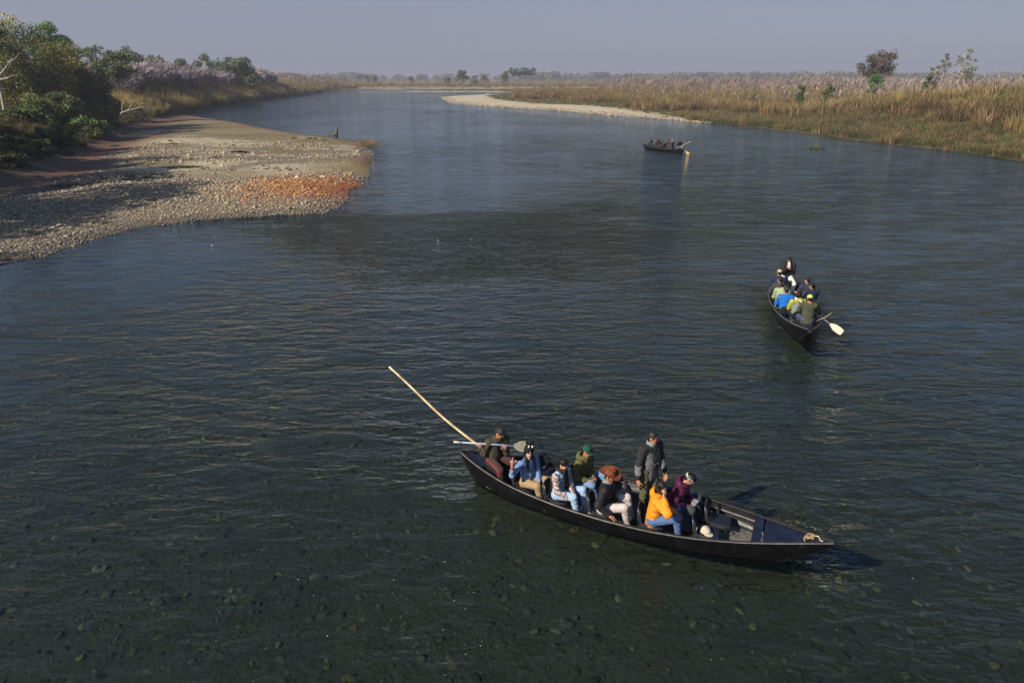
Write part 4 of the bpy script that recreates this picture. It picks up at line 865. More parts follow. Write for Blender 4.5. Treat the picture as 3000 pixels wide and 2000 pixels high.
def hull_mesh():
    mb = MB(); s = _ss; g = zg(s); bz = zb(s); b_ = hb(s); P = []; Ci = []
    def lat(t):      # t from 0 gunwale to 1 keel: returns half breadth factor and height blend
        return np.interp(t, [0, .35, .7, .85, 1], [1, .95, .82, .5, 0]), np.interp(t, [0, .35, .7, .85, 1], [0, .42, .88, .97, 1])
    ts = np.concatenate([np.linspace(0, 1, 13), np.linspace(1, 0, 13)[1:]])
    for i, t in enumerate(ts):
        w, q = lat(t); sg = 1 if i < 13 else -1; P.append(np.column_stack([s, sg*b_*w, g*(1-q)+bz*q]))
    P = np.stack(P, 1); col = np.tile(np.array((.0035, .0035, .004)), P.shape[:2]+(1,))
    col[:, [8, 16]] = (.018, .017, .016)                                   # scuffed lower strake
    mb.grid(P, col, flip=True)
    # transom caps at both blunt ends
    for e, fl in ((0, 0), (-1, 1)):
        r = P[e]; n = len(r); mb.add(np.vstack([r, r.mean(0)]), None, [((i, i+1, n) if fl else (i+1, i, n)) for i in range(n-1)]+[((n-1, 0, n) if fl else (0, n-1, n))], (.03, .028, .026))
    # inner planking
    si = s[(s > .2) & (s < 6.5)]; bi = hb(si)-.035; gi = zg(si)-.01; bw = np.maximum(bi*.80, .02); fl = np.maximum(FLOOR-.004, zb(si)+.03)
    Pi = np.stack([np.column_stack([si, sg*w, z]) for sg, w, z in ((1, bi, gi), (1, bi*.93, gi*.5+fl*.5), (1, bw, fl), (1, bw*.3, fl), (-1, bw*.3, fl), (-1, bw, fl), (-1, bi*.93, gi*.5+fl*.5), (-1, bi, gi))], 1)
    mb.grid(Pi, (.010, .010, .010)); return mb.mesh('hull', (M_TAR,))
def sweep(mb, s, y, z, prof, cols):
    """sweep a closed profile (dy, dz) along stations"""
    P = np.stack([np.column_stack([s, y+p[0], z+p[1]]) for p in prof+[prof[0]]], 1); c = np.tile(np.array(list(cols)+[cols[0]])[None], (len(s), 1, 1)); mb.grid(P, c)
def boat_parts():
    out = {'hull': hull_mesh()}
    dk = (.007, .007, .008); ed = (.17, .16, .15); nav = (.010, .013, .028)
    for nm, sg in (('gunwale', 1), ('gunwale.', -1)):
        mb = MB(); s = _ss; sweep(mb, s, sg*(hb(s)-.012), zg(s)+.012, [(-.03*sg, -.014), (.022*sg, -.014), (.027*sg, .004), (.020*sg, .014), (-.026*sg, .014), (-.03*sg, .004)][::sg], [dk, dk, ed, (.05, .048, .046), dk, dk][::sg]); out[nm] = mb.mesh('gunwale', (M_TAR,))
        mb = MB(); q = s[(s > .5) & (s < 6.2)]; sweep(mb, q, sg*(hb(q)*.965-.055), zg(q)*.72+.01, [(-.025*sg, -.012), (.022*sg, -.012), (.022*sg, .012), (-.025*sg, .012)][::sg], [dk, dk, dk, (.12, .115, .11)][::sg]); out[nm.replace('gunwale', 'stringer')] = mb.mesh('stringer', (M_TAR,))
        mb = MB(); q = s[(s > .6) & (s < 5.75)]; w = np.interp(.62, [.35, .7], [.95, .82]); zz = zg(q)*.22+zb(q)*.78; sweep(mb, q, sg*(hb(q)*w+.004), np.maximum(zz, .03), [(-.01*sg, -.009), (.012*sg, -.006), (.010*sg, .007), (-.01*sg, .009)][::sg], [dk, (.04, .037, .034), (.15, .14, .13), dk][::sg]); out[nm.replace('gunwale', 'rubbing_strip')] = mb.mesh('rubbing_strip', (M_TAR,))
    def deck(s0, s1, lift, name, crown=.012):
        mb = MB(); s = np.linspace(s0, s1, 14); u = np.linspace(-1, 1, 7); P = np.array([[(a, uu*max(hb(a)-.03, .012), zg(a)+lift+crown*(1-uu*uu)) for uu in u] for a in s]); mb.grid(P, nav, flip=True)
        e = np.array([[(a_, uu*max(hb(a_)-.03, .012), zg(a_)+lift+crown*(1-uu*uu)-dz) for uu in u] for a_, dz in (((s0 if name != 'stern_deck' else s1), 0), ((s0 if name != 'stern_deck' else s1), .05))]); mb.grid(e, (.03, .03, .035), flip=(name == 'stern_deck')); return mb.mesh(name, (M_TAR,))
    out['bow_deck'] = deck(5.80, 6.80, -.006, 'bow_deck'); out['stern_deck'] = deck(.06, .58, -.006, 'stern_deck')
    def cross(s0, s1, z0, z1, name, inset=.04, col=nav):
        mb = MB(); V = []
        for z in (z0, z1):
            for a in (s0, s1): w = hb(a)-inset; V += [(a, -w, z), (a, w, z)]
        mb.add(V, [(0, 1, 3, 2), (4, 6, 7, 5), (0, 4, 5, 1), (2, 3, 7, 6), (0, 2, 6, 4), (1, 5, 7, 3)], None, col); return mb.mesh(name, (M_TAR,), False)
    out['thwart'] = cross(5.62, 5.77, zg(5.7)-.025, zg(5.7)+.018, 'thwart', .005); out['stern_bench'] = cross(.56, .98, FLOOR, .43, 'stern_bench', .16, (.02, .02, .022))
    mb = MB()
    s = np.linspace(.9, 6.05, 40); u = np.linspace(-1, 1, 9); P = np.array([[(a, uu*(hb(a)-.035)*.79, FLOOR+.004*math.sin(a*9+uu*4)) for uu in u] for a in s])
    wet = fbm(P[..., 0]*6, P[..., 1]*6, 1.0)[..., None]; mb.grid(P, np.array((.03, .029, .028))*(1-wet)+np.array((.16, .15, .135))*wet*sstep(4.6, 5.4, P[..., 0])[..., None]+np.array((.03, .03, .03))*wet, flip=True)
    out['floor'] = mb.mesh('floor', (M_TAR,)); return out
BP = boat_parts()
def boat(label, S, ang, benches=()):
    o = empty('wooden_boat', (S[0], S[1], 0), ang, label, 'boat', 'wooden passenger boats on the river')
    for nm in BP: link(BP[nm].name.split('.')[0], BP[nm], o)
    for s0 in benches:
        mb = MB(); w = hb(s0)-.03; mb.box((s0, 0, .26), (.26, 2*w, .03), None, (.03, .03, .03)); link('bench', mb.mesh('bench', (M_TAR,), False), o)
    return o
def pmat(S, ang, s, off, psi, z=FLOOR):
    """frame of somebody in a boat: s along the keel, off to port, facing the bow turned by psi degrees to port"""
    c, n = math.cos(ang), math.sin(ang); return Matrix.Translation((S[0]+c*s-n*off, S[1]+n*s+c*off, z))@Matrix.Rotation(ang-math.pi/2+R(psi), 4, 'Z')
def seat_meshes():
    out = []
    mb = MB(); u = np.linspace(-1, 1, 9); v = np.linspace(-1, 1, 9); sq = lambda a: np.sign(a)*np.abs(a)
    def pan(z, k): return np.array([[(.205*uu*(1-.06*abs(vv)**4)*k, .05+.20*vv*(1-.06*abs(uu)**4)*k, z+.022*(uu*uu)**2+.02*max(-vv, 0)**2-.015*max(vv, 0)**3) for uu in u] for vv in v])
    a = pan(.250, 1); b_ = pan(.222, .97); col = (.011, .012, .018); mb.grid(a, col); mb.grid(b_, col, flip=True)
    for E_ in ((a[0], b_[0]), (b_[-1], a[-1]), (b_[:, 0], a[:, 0]), (a[:, -1], b_[:, -1])): mb.grid(np.stack(E_[::-1]), (.05, .05, .055))
    out.append(('seat_pan', mb.mesh('seat_pan', (M_SEAT,))))
    mb = MB(); v = np.linspace(0, 1, 9)
    def back(dy): return np.array([[(.205*uu*(1-.22*vv**5)*(1-.05*(1-vv)**4), -.205-.05*vv+.045*uu*uu+dy, 0.275+.29*vv-.05*abs(uu)**3*vv**3) for uu in u] for vv in v])
    a = back(.0); b_ = back(-.018); mb.grid(a, (.014, .014, .017)); mb.grid(b_, (.014, .014, .017), flip=True)
    for E_ in ((a[0], b_[0]), (b_[-1], a[-1]), (b_[:, 0], a[:, 0]), (a[:, -1], b_[:, -1])): mb.grid(np.stack(E_), (.04, .04, .043))
    out.append(('backrest', mb.mesh('backrest', (M_SEAT,))))
    mt = (.10, .10, .11)
    for s_ in (1, -1):
        mb = MB(); mb.tube([(.14*s_, .19, .0), (.205*s_, .19, .19), (.205*s_, .12, .225), (.205*s_, -.14, .235), (.208*s_, -.205, .29), (.206*s_, -.232, .44), (.165*s_, -.250, .552), (.06*s_, -.257, .570)], .0115, 6, mt); mb.tube([(.205*s_, -.14, .235), (.14*s_, -.18, 0)], .0115, 6, mt); out.append(('frame_tube', mb.mesh('frame_tube', (M_METAL,))))
    mb = MB(); mb.tube([(-.205, .15, .10), (.205, .15, .10)], .009, 6, mt); out.append(('stretcher', mb.mesh('stretcher', (M_METAL,)))); return out
SEAT = seat_meshes()
def seat(label, M, group):
    o = bpy.data.objects.new('boat_seat', None); C.objects.link(o); o.matrix_world = M@Matrix.Diagonal((.86, .9, .96, 1)); o.empty_display_size = .1; tag(o, label, 'seat', group)
    for nm, me in SEAT: link(nm, me, o)
    return o
def thing(name, label, cat, mesh_parts, M=None, group=None):
    o = empty(name, (0, 0, 0), 0, label, cat, group)
    if M is not None: o.matrix_world = M
    for nm, me in mesh_parts: link(nm, me, o)
    return o
def frame_m(p, x, z):
    """matrix with local x along x and z close to z"""
    x = nv(x); z = np.asarray(z, float); z = nv(z-x*(z@x)); y = np.cross(z, x); return Matrix(((x[0], y[0], z[0], p[0]), (x[1], y[1], z[1], p[1]), (x[2], y[2], z[2], p[2]), (0, 0, 0, 1)))
def upx(px, py, z):
    """point at height z of the place that shows at this pixel of the photograph"""
    P = math.atan(770/2000); u = (px-1500)/2000; v = (1000-py)/2000
    d = np.array([u, math.cos(P)+v*math.sin(P), -math.sin(P)+v*math.cos(P)]); return d*((z-CAM_H)/d[2])+np.array([0, 0, CAM_H])
def loc(M, px, py, z): return tuple(M.inverted()@Vector(upx(px, py, z)))
def paddle_parts(L, blade_len, shaft_col, blade_col, grip_col):
    """shaft along +x from 0 to L, blade beyond"""
    mb = MB(); mb.tube([(0, 0, 0), (L*.5, 0, 0), (L, 0, 0)], .017, 8, shaft_col); sh = mb.mesh('shaft', (M_PLASTIC,))
    mb = MB(); mb.tube([(-.02, 0, 0), (.14, 0, 0)], .021, 8, grip_col); gr = mb.mesh('grip', (M_PLASTIC,))
    mb = MB(); t = np.array([0, .12, .35, .7, .92, 1.0]); w = np.array([.022, .05, .10, .108, .098, .075])
    for sg in (1, -1):
        P = np.array([[(L-.03+tt*blade_len, uu*ww, sg*(.006+.012*(1-tt)*(1-abs(uu)))) for uu in np.linspace(-1, 1, 5)] for tt, ww in zip(t, w)]); mb.grid(P, blade_col, flip=sg < 0)
    bl = mb.mesh('blade', (M_PLASTIC,)); return [('shaft', sh), ('grip', gr), ('blade', bl)]
def slab(size, col, edge=None, mat=None, name='shell'):
    mb = MB(); a, b_, c = np.array(size)/2; k = min(a, b_)*.22
    o = [(a-k, b_), (a, b_-k), (a, -b_+k), (a-k, -b_), (-a+k, -b_), (-a, -b_+k), (-a, b_-k), (-a+k, b_)][::-1]
    V = [(x, y, -c) for x, y in o]+[(x, y, c) for x, y in o]; mb.add(V, [(i, (i+1) % 8, 8+(i+1) % 8, 8+i) for i in range(8)], None, edge or col)
    mb.add([(x, y, c+.0002) for x, y in o], None, [(0, i, i+1) for i in range(1, 7)], col); mb.add([(x, y, -c-.0002) for x, y in o], None, [(0, i+1, i) for i in range(1, 7)], col)
    return mb.mesh(name, (mat or M_PLASTIC,), False)

# ---- nearest boat
NS = np.array([-1.0, 12.05]); NA = R(-24.55)
boat('long black wooden boat carrying eight people in the foreground', NS, NA)
def nm(s, off, psi, z=FLOOR): return pmat(NS, NA, s, off, psi, z)
GN = 'people in the nearest boat'; GS = 'seats of the nearest boat'
def bone_band(V, a, b, out, lo=.035, w=.02):
    e = nv(b-a); o = nv(out-e*(out@e)); u = np.cross(e, o); q = V-a; return (q@o > lo) & (np.abs(q@u) < w)
# paddler at the stern
M = nm(.74, -.02, -38)
def a_legs(V, T, c, J):
    for s_, tt in ((1, (2, 4)), (-1, (3, 5))):
        for t, a, b in ((tt[0], J['P']+np.array([s_*.09, 0, 0]), J['Kn'][s_]), (tt[1], J['Kn'][s_], J['An'][s_])):
            m = (T == t) & bone_band(V, a, b, np.array([s_, 0, .25]), .03, .007); c[m] = (.42, .03, .035)
    return c
def a_top(V, T, c, J):
    q = (V-J['P'])@J['TM'].T; m = (T == 1) & (q[:, 1] > .03) & (np.abs(q[:, 0]) < .035+.12*np.clip(q[:, 2]-.3, 0, 1)) & (q[:, 2] > .2); c[m] = (.02, .02, .024); return c
rA, jA = person('person in a brown jacket holding a paddle across the stern of the nearest boat', M, hip=.50, lean=.22, head=(R(30), .45, 0), skin=1, hair_col=(.022,.021,.021), col=(.062,.055,.036), paint=a_top, leg_col=(.055,.03,.03), leg_paint=a_legs, group=GN,
   rh=dict(at=tuple(np.array(loc(M, 1404, 1299, .965))-np.array((-.02, .065, .045))), pose='grip', dir=(-.1, .85, .35), back=(0, -.3, 1)), lh=dict(at=tuple(np.array(loc(M, 1476, 1303, .955))-np.array((.02, .065, .045))), pose='grip', dir=(.1, .85, .35), back=(0, -.3, 1)), feet=((.05, .40, .07), (-.24, .46, .07)), knees=(.1, .6), hem=.10, bulk=.012)
a_ = upx(1332, 1294, .98); b_ = upx(1512, 1306, .95)
thing('canoe_paddle', 'grey paddle with a blue shaft held by the person at the stern', 'paddle', paddle_parts(float(np.linalg.norm(b_-a_))-.02, .34, (.30,.36,.46), (.17,.16,.12), (.42,.41,.39)), frame_m(a_, b_-a_, (0, -.75, .65)))
p0 = upx(1140, 1075, 1.75); p1 = np.array(nm(1.15, .12, 0)@Vector((0, 0, .12))); t = np.linspace(0, 1, 30); pp = np.outer(1-t, p0)+np.outer(t, p1)+np.outer(np.sin(t*math.pi)*-.09+.012*np.sin(t*11), [0, 0, 1])+np.outer(.015*np.sin(t*7+1), [0, 1, 0]); mb = MB()
rad = .021+.004*t; nodes_ = np.array([.11, .25, .38, .52, .66, .8, .93]); nd = np.min(np.abs(t[:, None]-nodes_[None]), 1) < .012; colp = np.tile(np.array((.62, .47, .27)), (30, 1)); colp[nd] = (.36, .24, .12); mb.tube(pp, rad+.004*nd, 8, colp)
tag(link('bamboo_pole', mb.mesh('bamboo_pole', (M_WOOD,))), 'long pale bamboo pole sticking out behind the stern of the nearest boat', 'pole')
# smiling person with the bear hat
M = nm(1.56, -.27, -30)
def bear_hat(root, J, h, l):
    HM = J['HM']; S = SDF(); S.ell(head_pt(J, 0, -.008, .055), (.090, .108, .10), HM, .02); S.cap(head_pt(J, 0, -.006, .07), head_pt(J, 0, -.012, .165), .082, .060, .03)
    for s_ in (1, -1): S.ell(head_pt(J, s_*.062, -.01, .222), (.030, .020, .030), HM, .012)
    S.half(head_pt(J, 0, 0, .028), -HM[2]); hat = part_sdf(root, 'knit_hat', S, .008, (.012, .012, .013), M_CLOTH)
    for s_ in (1, -1):
        S = SDF(); S.ell(head_pt(J, s_*.036, .071, .168), (.017, .010, .026), ymat(0)@HM, .005); part_sdf(hat, 'eye_patch', S, .006, (.72, .72, .70), M_CLOTH)
    S = SDF(); S.ell(head_pt(J, 0, .108, .055), (.012, .008, .009), HM, .004); part_sdf(hat, 'nose_patch', S, .005, (.7, .7, .68), M_CLOTH)
def b_top(V, T, c, J):
    m = (T == 4) & (((V-J['Wr'][1])@nv(J['El'][1]-J['Wr'][1])) < .075); c[m] = (.36, .02, .025); q = (V-J['P'])@J['TM'].T; c[(T == 1) & (q[:, 2] < .04) & (np.abs(q[:, 0]) < .10) & (q[:, 1] > 0)] = (.30, .02, .03); return c
person('smiling person in a black bear eared hat and blue denim jacket giving a peace sign', M, lean=-.02, head=(R(-22), -.02, .12), skin=2, hair='long', col=(.135,.205,.37), paint=b_top, leg_col=(.28,.20,.105), feet=((.02, .44, .07), (-.20, .46, .07)), knees=(.1, .5), group=GN, extras=bear_hat, smile=True, size=.95, sleeve=.78,
   rh=dict(at=loc(M, 1501, 1362, .90), pose='peace', dir=(.12, .1, 1), back=(0, -1, .1), thumb=(-1, .3, 0), elbow=(.7, .1, -1)), lh=dict(at=loc(M, 1580, 1418, .42), pose='rest', dir=(.1, .7, -.7), back=(-.3, .5, .8)))
# person in the light blue vest
M = nm(2.24, -.38, -16)
def plaid(V, a):
    q = V@np.array([[.3, .9, .3], [.9, -.2, .3], [0, .4, .9]]).T; s1 = np.abs(((V[:, 2]*1.0+V[:, 1]*.35)/.058) % 1-.5) < .16; s2 = np.abs(((V[:, 0]+V[:, 1]*.5)/.05) % 1-.5) < .15; base = np.tile(np.array((.36, .28, .27)), (len(V), 1)); base[s1] = (.17, .12, .13); base[s2] *= .68; base[np.abs(((V[:, 2]+V[:, 1]*.35)/.058) % 1-.05) < .09] = (.55, .48, .45); return base
def c_top(V, T, c, J):
    m = (T >= 2) & (T <= 5); c[m] = plaid(V[m], 0); return c
def c_scarf(root, J, h, l):
    nb, (tr, tf, tu) = J['nb'], J['TM']; S = SDF()
    for a_ in np.linspace(0, 2*math.pi, 12, endpoint=False): c0 = nb+tu*.02+tr*math.cos(a_)*.075+tf*math.sin(a_)*.075; S.cap(c0-tu*.03, c0+tu*.03, .034, .03, .02)
    S.cap(nb+tf*.10+tr*.05, nb+tf*.165+tr*.07-tu*.24, .04, .05, .03, (tf, .6)); S.cap(nb+tf*.10-tr*.02, nb+tf*.18-tr*.01-tu*.30, .036, .045, .03, (tf, .6))
    part_sdf(root, 'scarf', S, .011, (.014, .015, .016), M_CLOTH, .003, paint=lambda V, T, c: np.where((np.sin(V[:, 2]*80+V[:, 0]*30) > .75)[:, None], np.array((.05, .055, .035)), c))
    S = SDF(); S.ell(head_pt(J, -.080, -.0, .0), (.004, .004, .004), None, .002); glasses(False)(root, J, h, l)
person('person in a light blue vest over plaid sleeves with a dark scarf and tied hair', M, lean=.06, head=(R(4), .12, 0), skin=2, hair='tied', col=(.38,.55,.72), paint=c_top, quilt=(.08, .015), bulk=.006, leg_col=(.27,.37,.50), feet=((.06, .46, .07), (-.16, .48, .07)), knees=(.12, .3), group=GN, extras=c_scarf, size=.96,
   rh=dict(at=loc(M, 1668, 1460, .44), pose='hold'), lh=dict(at=loc(M, 1680, 1447, .48), pose='hold', dir=(.5, .8, -.1)), hem=.02)
# green cap
M = nm(2.45, .22, -14)
person('person in a green cap and olive quilted jacket reading a phone in the nearest boat', M, lean=.12, head=(R(-6), .28, 0), skin=1, col=(.088,.09,.030), quilt=(.075, .019), bulk=.018, hood=True, leg_col=(.13,.21,.36), group=GN, extras=cap_hat((.016,.062,.038), None, True),
   rh=dict(at=loc(M, 1722, 1408, .52), pose='hold', dir=(-.2, .9, .2), back=(.6, 0, -.8)), lh=dict(at=loc(M, 1738, 1396, .52), pose='hold', dir=(.5, .8, .0), back=(-.6, .2, .6)))
q = upx(1737, 1404, .56); o = thing('phone', 'black phone held by the person in the green cap', 'phone', [('case', slab((.155, .078, .010), (.012,.012,.014), name='case')), ('screen', slab((.140, .068, .002), (.03,.035,.045), name='screen'))], frame_m(q, np.array(nm(0, 0, 10).to_3x3()@Vector((.2, 1, .15))), (-.2, -.5, .8))); o.children[1].location = (0, 0, .006)
# brown hat
M = nm(3.10, -.45, 4)
def cowboy(col):
    def f(root, J, h, l):
        mb = MB(); prof = [(.001, .150), (.035, .148), (.062, .150), (.078, .138), (.086, .10), (.094, .062), (.100, .045), (.125, .040), (.16, .040), (.192, .046), (.195, .041), (.16, .034), (.12, .033), (.094, .034)]
        a = np.linspace(0, 2*math.pi, 33); P = []
        for r_, z in prof:
            row = []
            for t in a:
                x, y = r_*math.cos(t), r_*1.16*math.sin(t); zz = z+(.055*(abs(math.cos(t))**3)*max(r_-.10, 0)/.09-.015*abs(math.sin(t))**3*max(r_-.10, 0)/.09); zz -= .022*math.exp(-(x/.028)**2)*(z > .12); row.append(head_pt(J, x, y-.004, zz+.010))
            P.append(row)
        mb.grid(np.array(P), col, flip=True); hat = link('hat', mb.mesh('hat', (M_CLOTH,)), root)
        mb = MB(); mb.tube([head_pt(J, .098*math.cos(t), .114*math.sin(t)-.004, .062) for t in a], .006, 5, np.array(col)*.5, cap=False); link('hat_band', mb.mesh('hat_band', (M_CLOTH,)), hat)
        mb = MB(); mb.tube([head_pt(J, .085, .0, .04), head_pt(J, .07, .045, -.06), head_pt(J, .0, .06, -.125), head_pt(J, -.07, .045, -.06), head_pt(J, -.085, 0, .04)], .004, 5, (.05, .03, .02)); link('chin_cord', mb.mesh('chin_cord', (M_CLOTH,)), hat)
    return f
def e_top(V, T, c, J): c[T == 6] = (.22, .23, .24); return c
person('person in a wide rust brown hat and black quilted jacket', M, lean=.10, head=(R(-18), .18, 0), skin=1, col=(.016,.014,.017), quilt=(.052, .019), bulk=.014, paint=e_top, leg_col=(.42,.38,.36), group=GN, feet=((.03, .46, .07), (-.18, .48, .07)), extras=cowboy((.155,.045,.024)),
   rh=dict(at=loc(M, 1783, 1508, .40), pose='rest', dir=(.1, .9, -.4)), lh=dict(at=loc(M, 1815, 1480, .46), pose='rest', dir=(.3, .7, -.5)), knees=(.2, .25), hem=.02)
# standing person
M = nm(3.72, .20, -34)
def f_top(V, T, c, J):
    q = (V-J['P'])@J['TM'].T; m = (np.isin(T, (2, 3))) | ((np.abs(q[:, 0]) > .11+.05*np.sin(q[:, 2]*6)) & (T == 1)) | ((T == 1) & (q[:, 2] > .40)); c[m] = (.026, .026, .03)
    for s_ in (1, -1): d = (V-J['Wr'][s_])@nv(J['El'][s_]-J['Wr'][s_]); c[(T == (4 if s_ > 0 else 5)) & (d < .07)] = (.018, .018, .02)
    c[(T == 1) & (np.abs(q[:, 0]) < .008) & (q[:, 1] > 0)] = (.03, .03, .03); return c
def f_ex(root, J, h, l):
    glasses(False)(root, J, h, l); nb, (tr, tf, tu) = J['nb'], J['TM']; S = SDF()
    for a_ in np.linspace(0, 2*math.pi, 12, endpoint=False): c0 = nb+tu*.03+tr*math.cos(a_)*.066+tf*math.sin(a_)*.066; S.cap(c0-tu*.03, c0+tu*.03, .024, .02, .015)
    part_sdf(root, 'neck_gaiter', S, .010, (.20, .21, .20), M_CLOTH, .003)
rF, jF = person('person standing in the nearest boat in a grey and black jacket with binoculars', M, seat=False, hip=.885, lean=.02, head=(R(24), .06, 0), skin=1, hair='buzz', hair_col=(.016,.015,.014), col=(.135,.15,.148), paint=f_top, bulk=.022, hem=.13, leg_col=(.085,.085,.045), group=GN, extras=f_ex,
   rh=dict(at=(.30, .06, .80), pose='rest', dir=(0, .2, -1), back=(1, 0, 0), thumb=(0, 1, 0), elbow=(.3, -1, 0)), lh=dict(at=(-.27, .14, .82), pose='rest', dir=(0, .3, -1), back=(-1, 0, 0), thumb=(0, 1, 0), elbow=(-.3, -1, 0)), feet=((.13, .02, .07), (-.13, .06, .07)))
bq = np.array(M@Vector(jF['chest']+jF['TM'][1]*.185-jF['TM'][2]*.13)); fx = np.array(M.to_3x3()@Vector((1, 0, 0))); fy = np.array(M.to_3x3()@Vector((0, 1, 0)))
bi = []
for s_ in (1, -1):
    mb = MB(); mb.tube([(.036*s_, 0, .055), (.036*s_, 0, .02), (.036*s_, 0, -.02), (.034*s_, 0, -.07)], [.021, .022, .026, .027], 10, (.014, .014, .015)); bi.append(('barrel', mb.mesh('barrel', (M_PLASTIC,))))
mb = MB(); mb.box((0, 0, .0), (.05, .022, .05), None, (.015, .015, .016)); bi.append(('bridge', mb.mesh('bridge', (M_PLASTIC,), False)))
mb = MB()
for s_ in (1, -1): mb.tube([(.05*s_, .0, .04), (.085*s_, -.02, .20), (.07*s_, -.10, .345), (.0, -.20, .37)], .006, 5, (.02, .02, .02))
bi.append(('strap', mb.mesh('strap', (M_CLOTH,)))); thing('binoculars', 'black binoculars hanging on the chest of the standing person', 'binoculars', bi, frame_m(bq, fx, (0, 0, 1)))
# orange jacket
M = nm(4.00, -.43, 6)
def g_top(V, T, c, J):
    c[T == 8] = (.015, .015, .016); q = (V-J['nb'])@J['TM'].T; c[(np.linalg.norm(q*np.array([1, 1, .8]), axis=1) < .082) & (q[:, 2] > -.02)] = (.016, .016, .017); return c
rG, jG = person('person in a bright orange hooded jacket talking on a phone in the nearest boat', M, lean=.12, head=(R(-24), .16, -.1), skin=0, hair='buzz', hair_col=(.012,.010,.009), col=(.72,.235,.012), paint=g_top, quilt=(.12, .014), bulk=.026, hood=(.72,.235,.012), leg_col=(.075,.125,.255), feet=((.03, .46, .07), (-.18, .48, .07)), group=GN, beard=.45, extras=glasses(False),
   rh=dict(at=loc(M, 1945, 1462, .90), pose='hold', dir=(-.35, .05, 1), back=(.5, .8, 0), thumb=(-.3, .3, 1), elbow=(.8, .2, -1)), lh=dict(at=(-.13, .36, .42), pose='rest'), knees=(.15, .3), hem=.03)
q = np.array(M@Vector(head_pt(jG, .098, .03, -.035))); hm = jG['HM']; W3 = np.array(M.to_3x3())
o = thing('phone', 'black phone held to the ear of the person in orange', 'phone', [('case', slab((.155, .076, .010), (.012,.012,.013), name='case')), ('camera_bump', slab((.03, .03, .004), (.03,.03,.034), name='camera_bump'))], frame_m(q, W3@(hm[2]*.85-hm[1]*.45), W3@hm[0])); o.children[1].location = (.05, .015, .006)
# purple jacket
M = nm(4.22, .14, -4)
def h_band(root, J, h, l):
    S = SDF(); HM = J['HM']; a = np.linspace(0, 2*math.pi, 16, endpoint=False)
    for t in a: c0 = head_pt(J, .080*math.cos(t), .098*math.sin(t)-.003, .045); S.cap(c0-HM[2]*.016, c0+HM[2]*.016, .012, .011, .012)
    part_sdf(root, 'headband', S, .008, (.55, .56, .52), M_CLOTH, paint=lambda V, T, c: np.where((np.sin(V[:, 0]*170+V[:, 2]*60)*np.sin(V[:, 1]*150-V[:, 2]*90) > .15)[:, None], np.array((.03, .12, .045)), c))
rH, jH = person('person in a dark purple quilted jacket and patterned headband bent over a controller', M, lean=.34, head=(R(-6), .62, 0), skin=0, hair='short', col=(.070,.010,.034), quilt=(.075, .019), bulk=.018, hood=True, leg_col=(.045,.055,.065), group=GN, extras=h_band, beard=.3,
   rh=dict(at=loc(M, 2012, 1482, .50), pose='hold', dir=(-.3, .9, .0), back=(.5, .1, -.3)), lh=dict(at=loc(M, 2030, 1464, .52), pose='hold', dir=(.5, .8, 0), back=(-.5, .1, -.3)))
q = upx(2036, 1473, .55); o = thing('remote_controller', 'grey handheld controller in the hands of the person in purple', 'controller', [('shell', slab((.15, .09, .028), (.23,.24,.25), name='shell')), ('screen', slab((.09, .06, .003), (.03,.035,.04), name='screen'))], frame_m(q, np.array(nm(0, 0, 75).to_3x3()@Vector((0, 1, 0))), (-.3, -.45, .85))); o.children[1].location = (0, 0, .016)
# seats
for s, off, psi, lb in [(1.52, -.27, -14, 'black seat under the smiling person in the bear hat'), (2.20, -.40, 0, 'black seat under the person in the light blue vest'), (2.42, .22, -6, 'black seat under the person in the green cap'), (3.06, -.44, 2, 'black seat under the person in the rust brown hat'),
      (3.97, -.42, 4, 'black seat under the person in orange'), (4.16, .14, 0, 'black seat under the person in purple'), (1.75, .30, -4, 'empty black seat at the far side behind the bear hat'), (3.22, .16, 4, 'empty black seat beside the standing person'), (5.02, .10, 3, 'empty folding seat nearest the bow on the far side'), (4.88, -.33, 8, 'empty black seat holding a tan cap near the bow')]:
    seat(lb, nm(s, off, psi), GS)
q = np.array(nm(4.86, -.35, 0)@Vector((0, 0.02, .25))); S = SDF(); S.ell((0, 0, .03), (.088, .10, .085)); S.half((0, 0, .0), (0, 0, -1)); V, Q, T = S.mesh(.010); c = np.where((V[:, 1] < -.03)[:, None], np.array((.09, .09, .085)), np.array((.46, .40, .30)))
o = empty('tan_cap', q, NA-math.pi/2-.6, 'tan cap with a grey back lying on an empty seat', 'cap'); link('crown', mesh_np('crown', V, Q, c, True, (M_CLOTH,)), o)
mb = MB(); u = np.linspace(-1, 1, 9)
for tp in (1, 0): mb.grid(np.array([[(.078*uu, .075+.085*vv*math.sqrt(1-uu*uu*.9)-.02*uu*uu, .012-.006*vv+.004*tp-.006*uu*uu) for uu in u] for vv in np.linspace(0, 1, 4)]), (.46, .40, .30), flip=bool(tp))
link('visor', mb.mesh('visor', (M_CLOTH,)), o)
mb = MB(); t = np.linspace(0, 4.4*math.pi, 50); mb.tube(np.column_stack([.055*np.cos(t)*(1-.02*t), .075*np.sin(t), .012+.010*t/3+.01*np.sin(t*2.3)]), .0105, 6, (.36, .24, .13)); mb.tube([(.0, .07, .03), (.06, .12, .05), (.12, .10, .03), (.20, .14, .02), (.24, .20, .03)], .011, 6, (.45, .35, .22)); mb.tube([(.0, -.07, .03), (-.02, -.10, .02), (.05, -.13, .0)], .0105, 6, (.36, .24, .13))
tag(link('bow_rope', mb.mesh('bow_rope', (M_CLOTH,))), 'knotted tan rope lying on the bow of the nearest boat', 'rope').matrix_world = nm(6.50, .02, 40, float(zg(6.5))+.005)

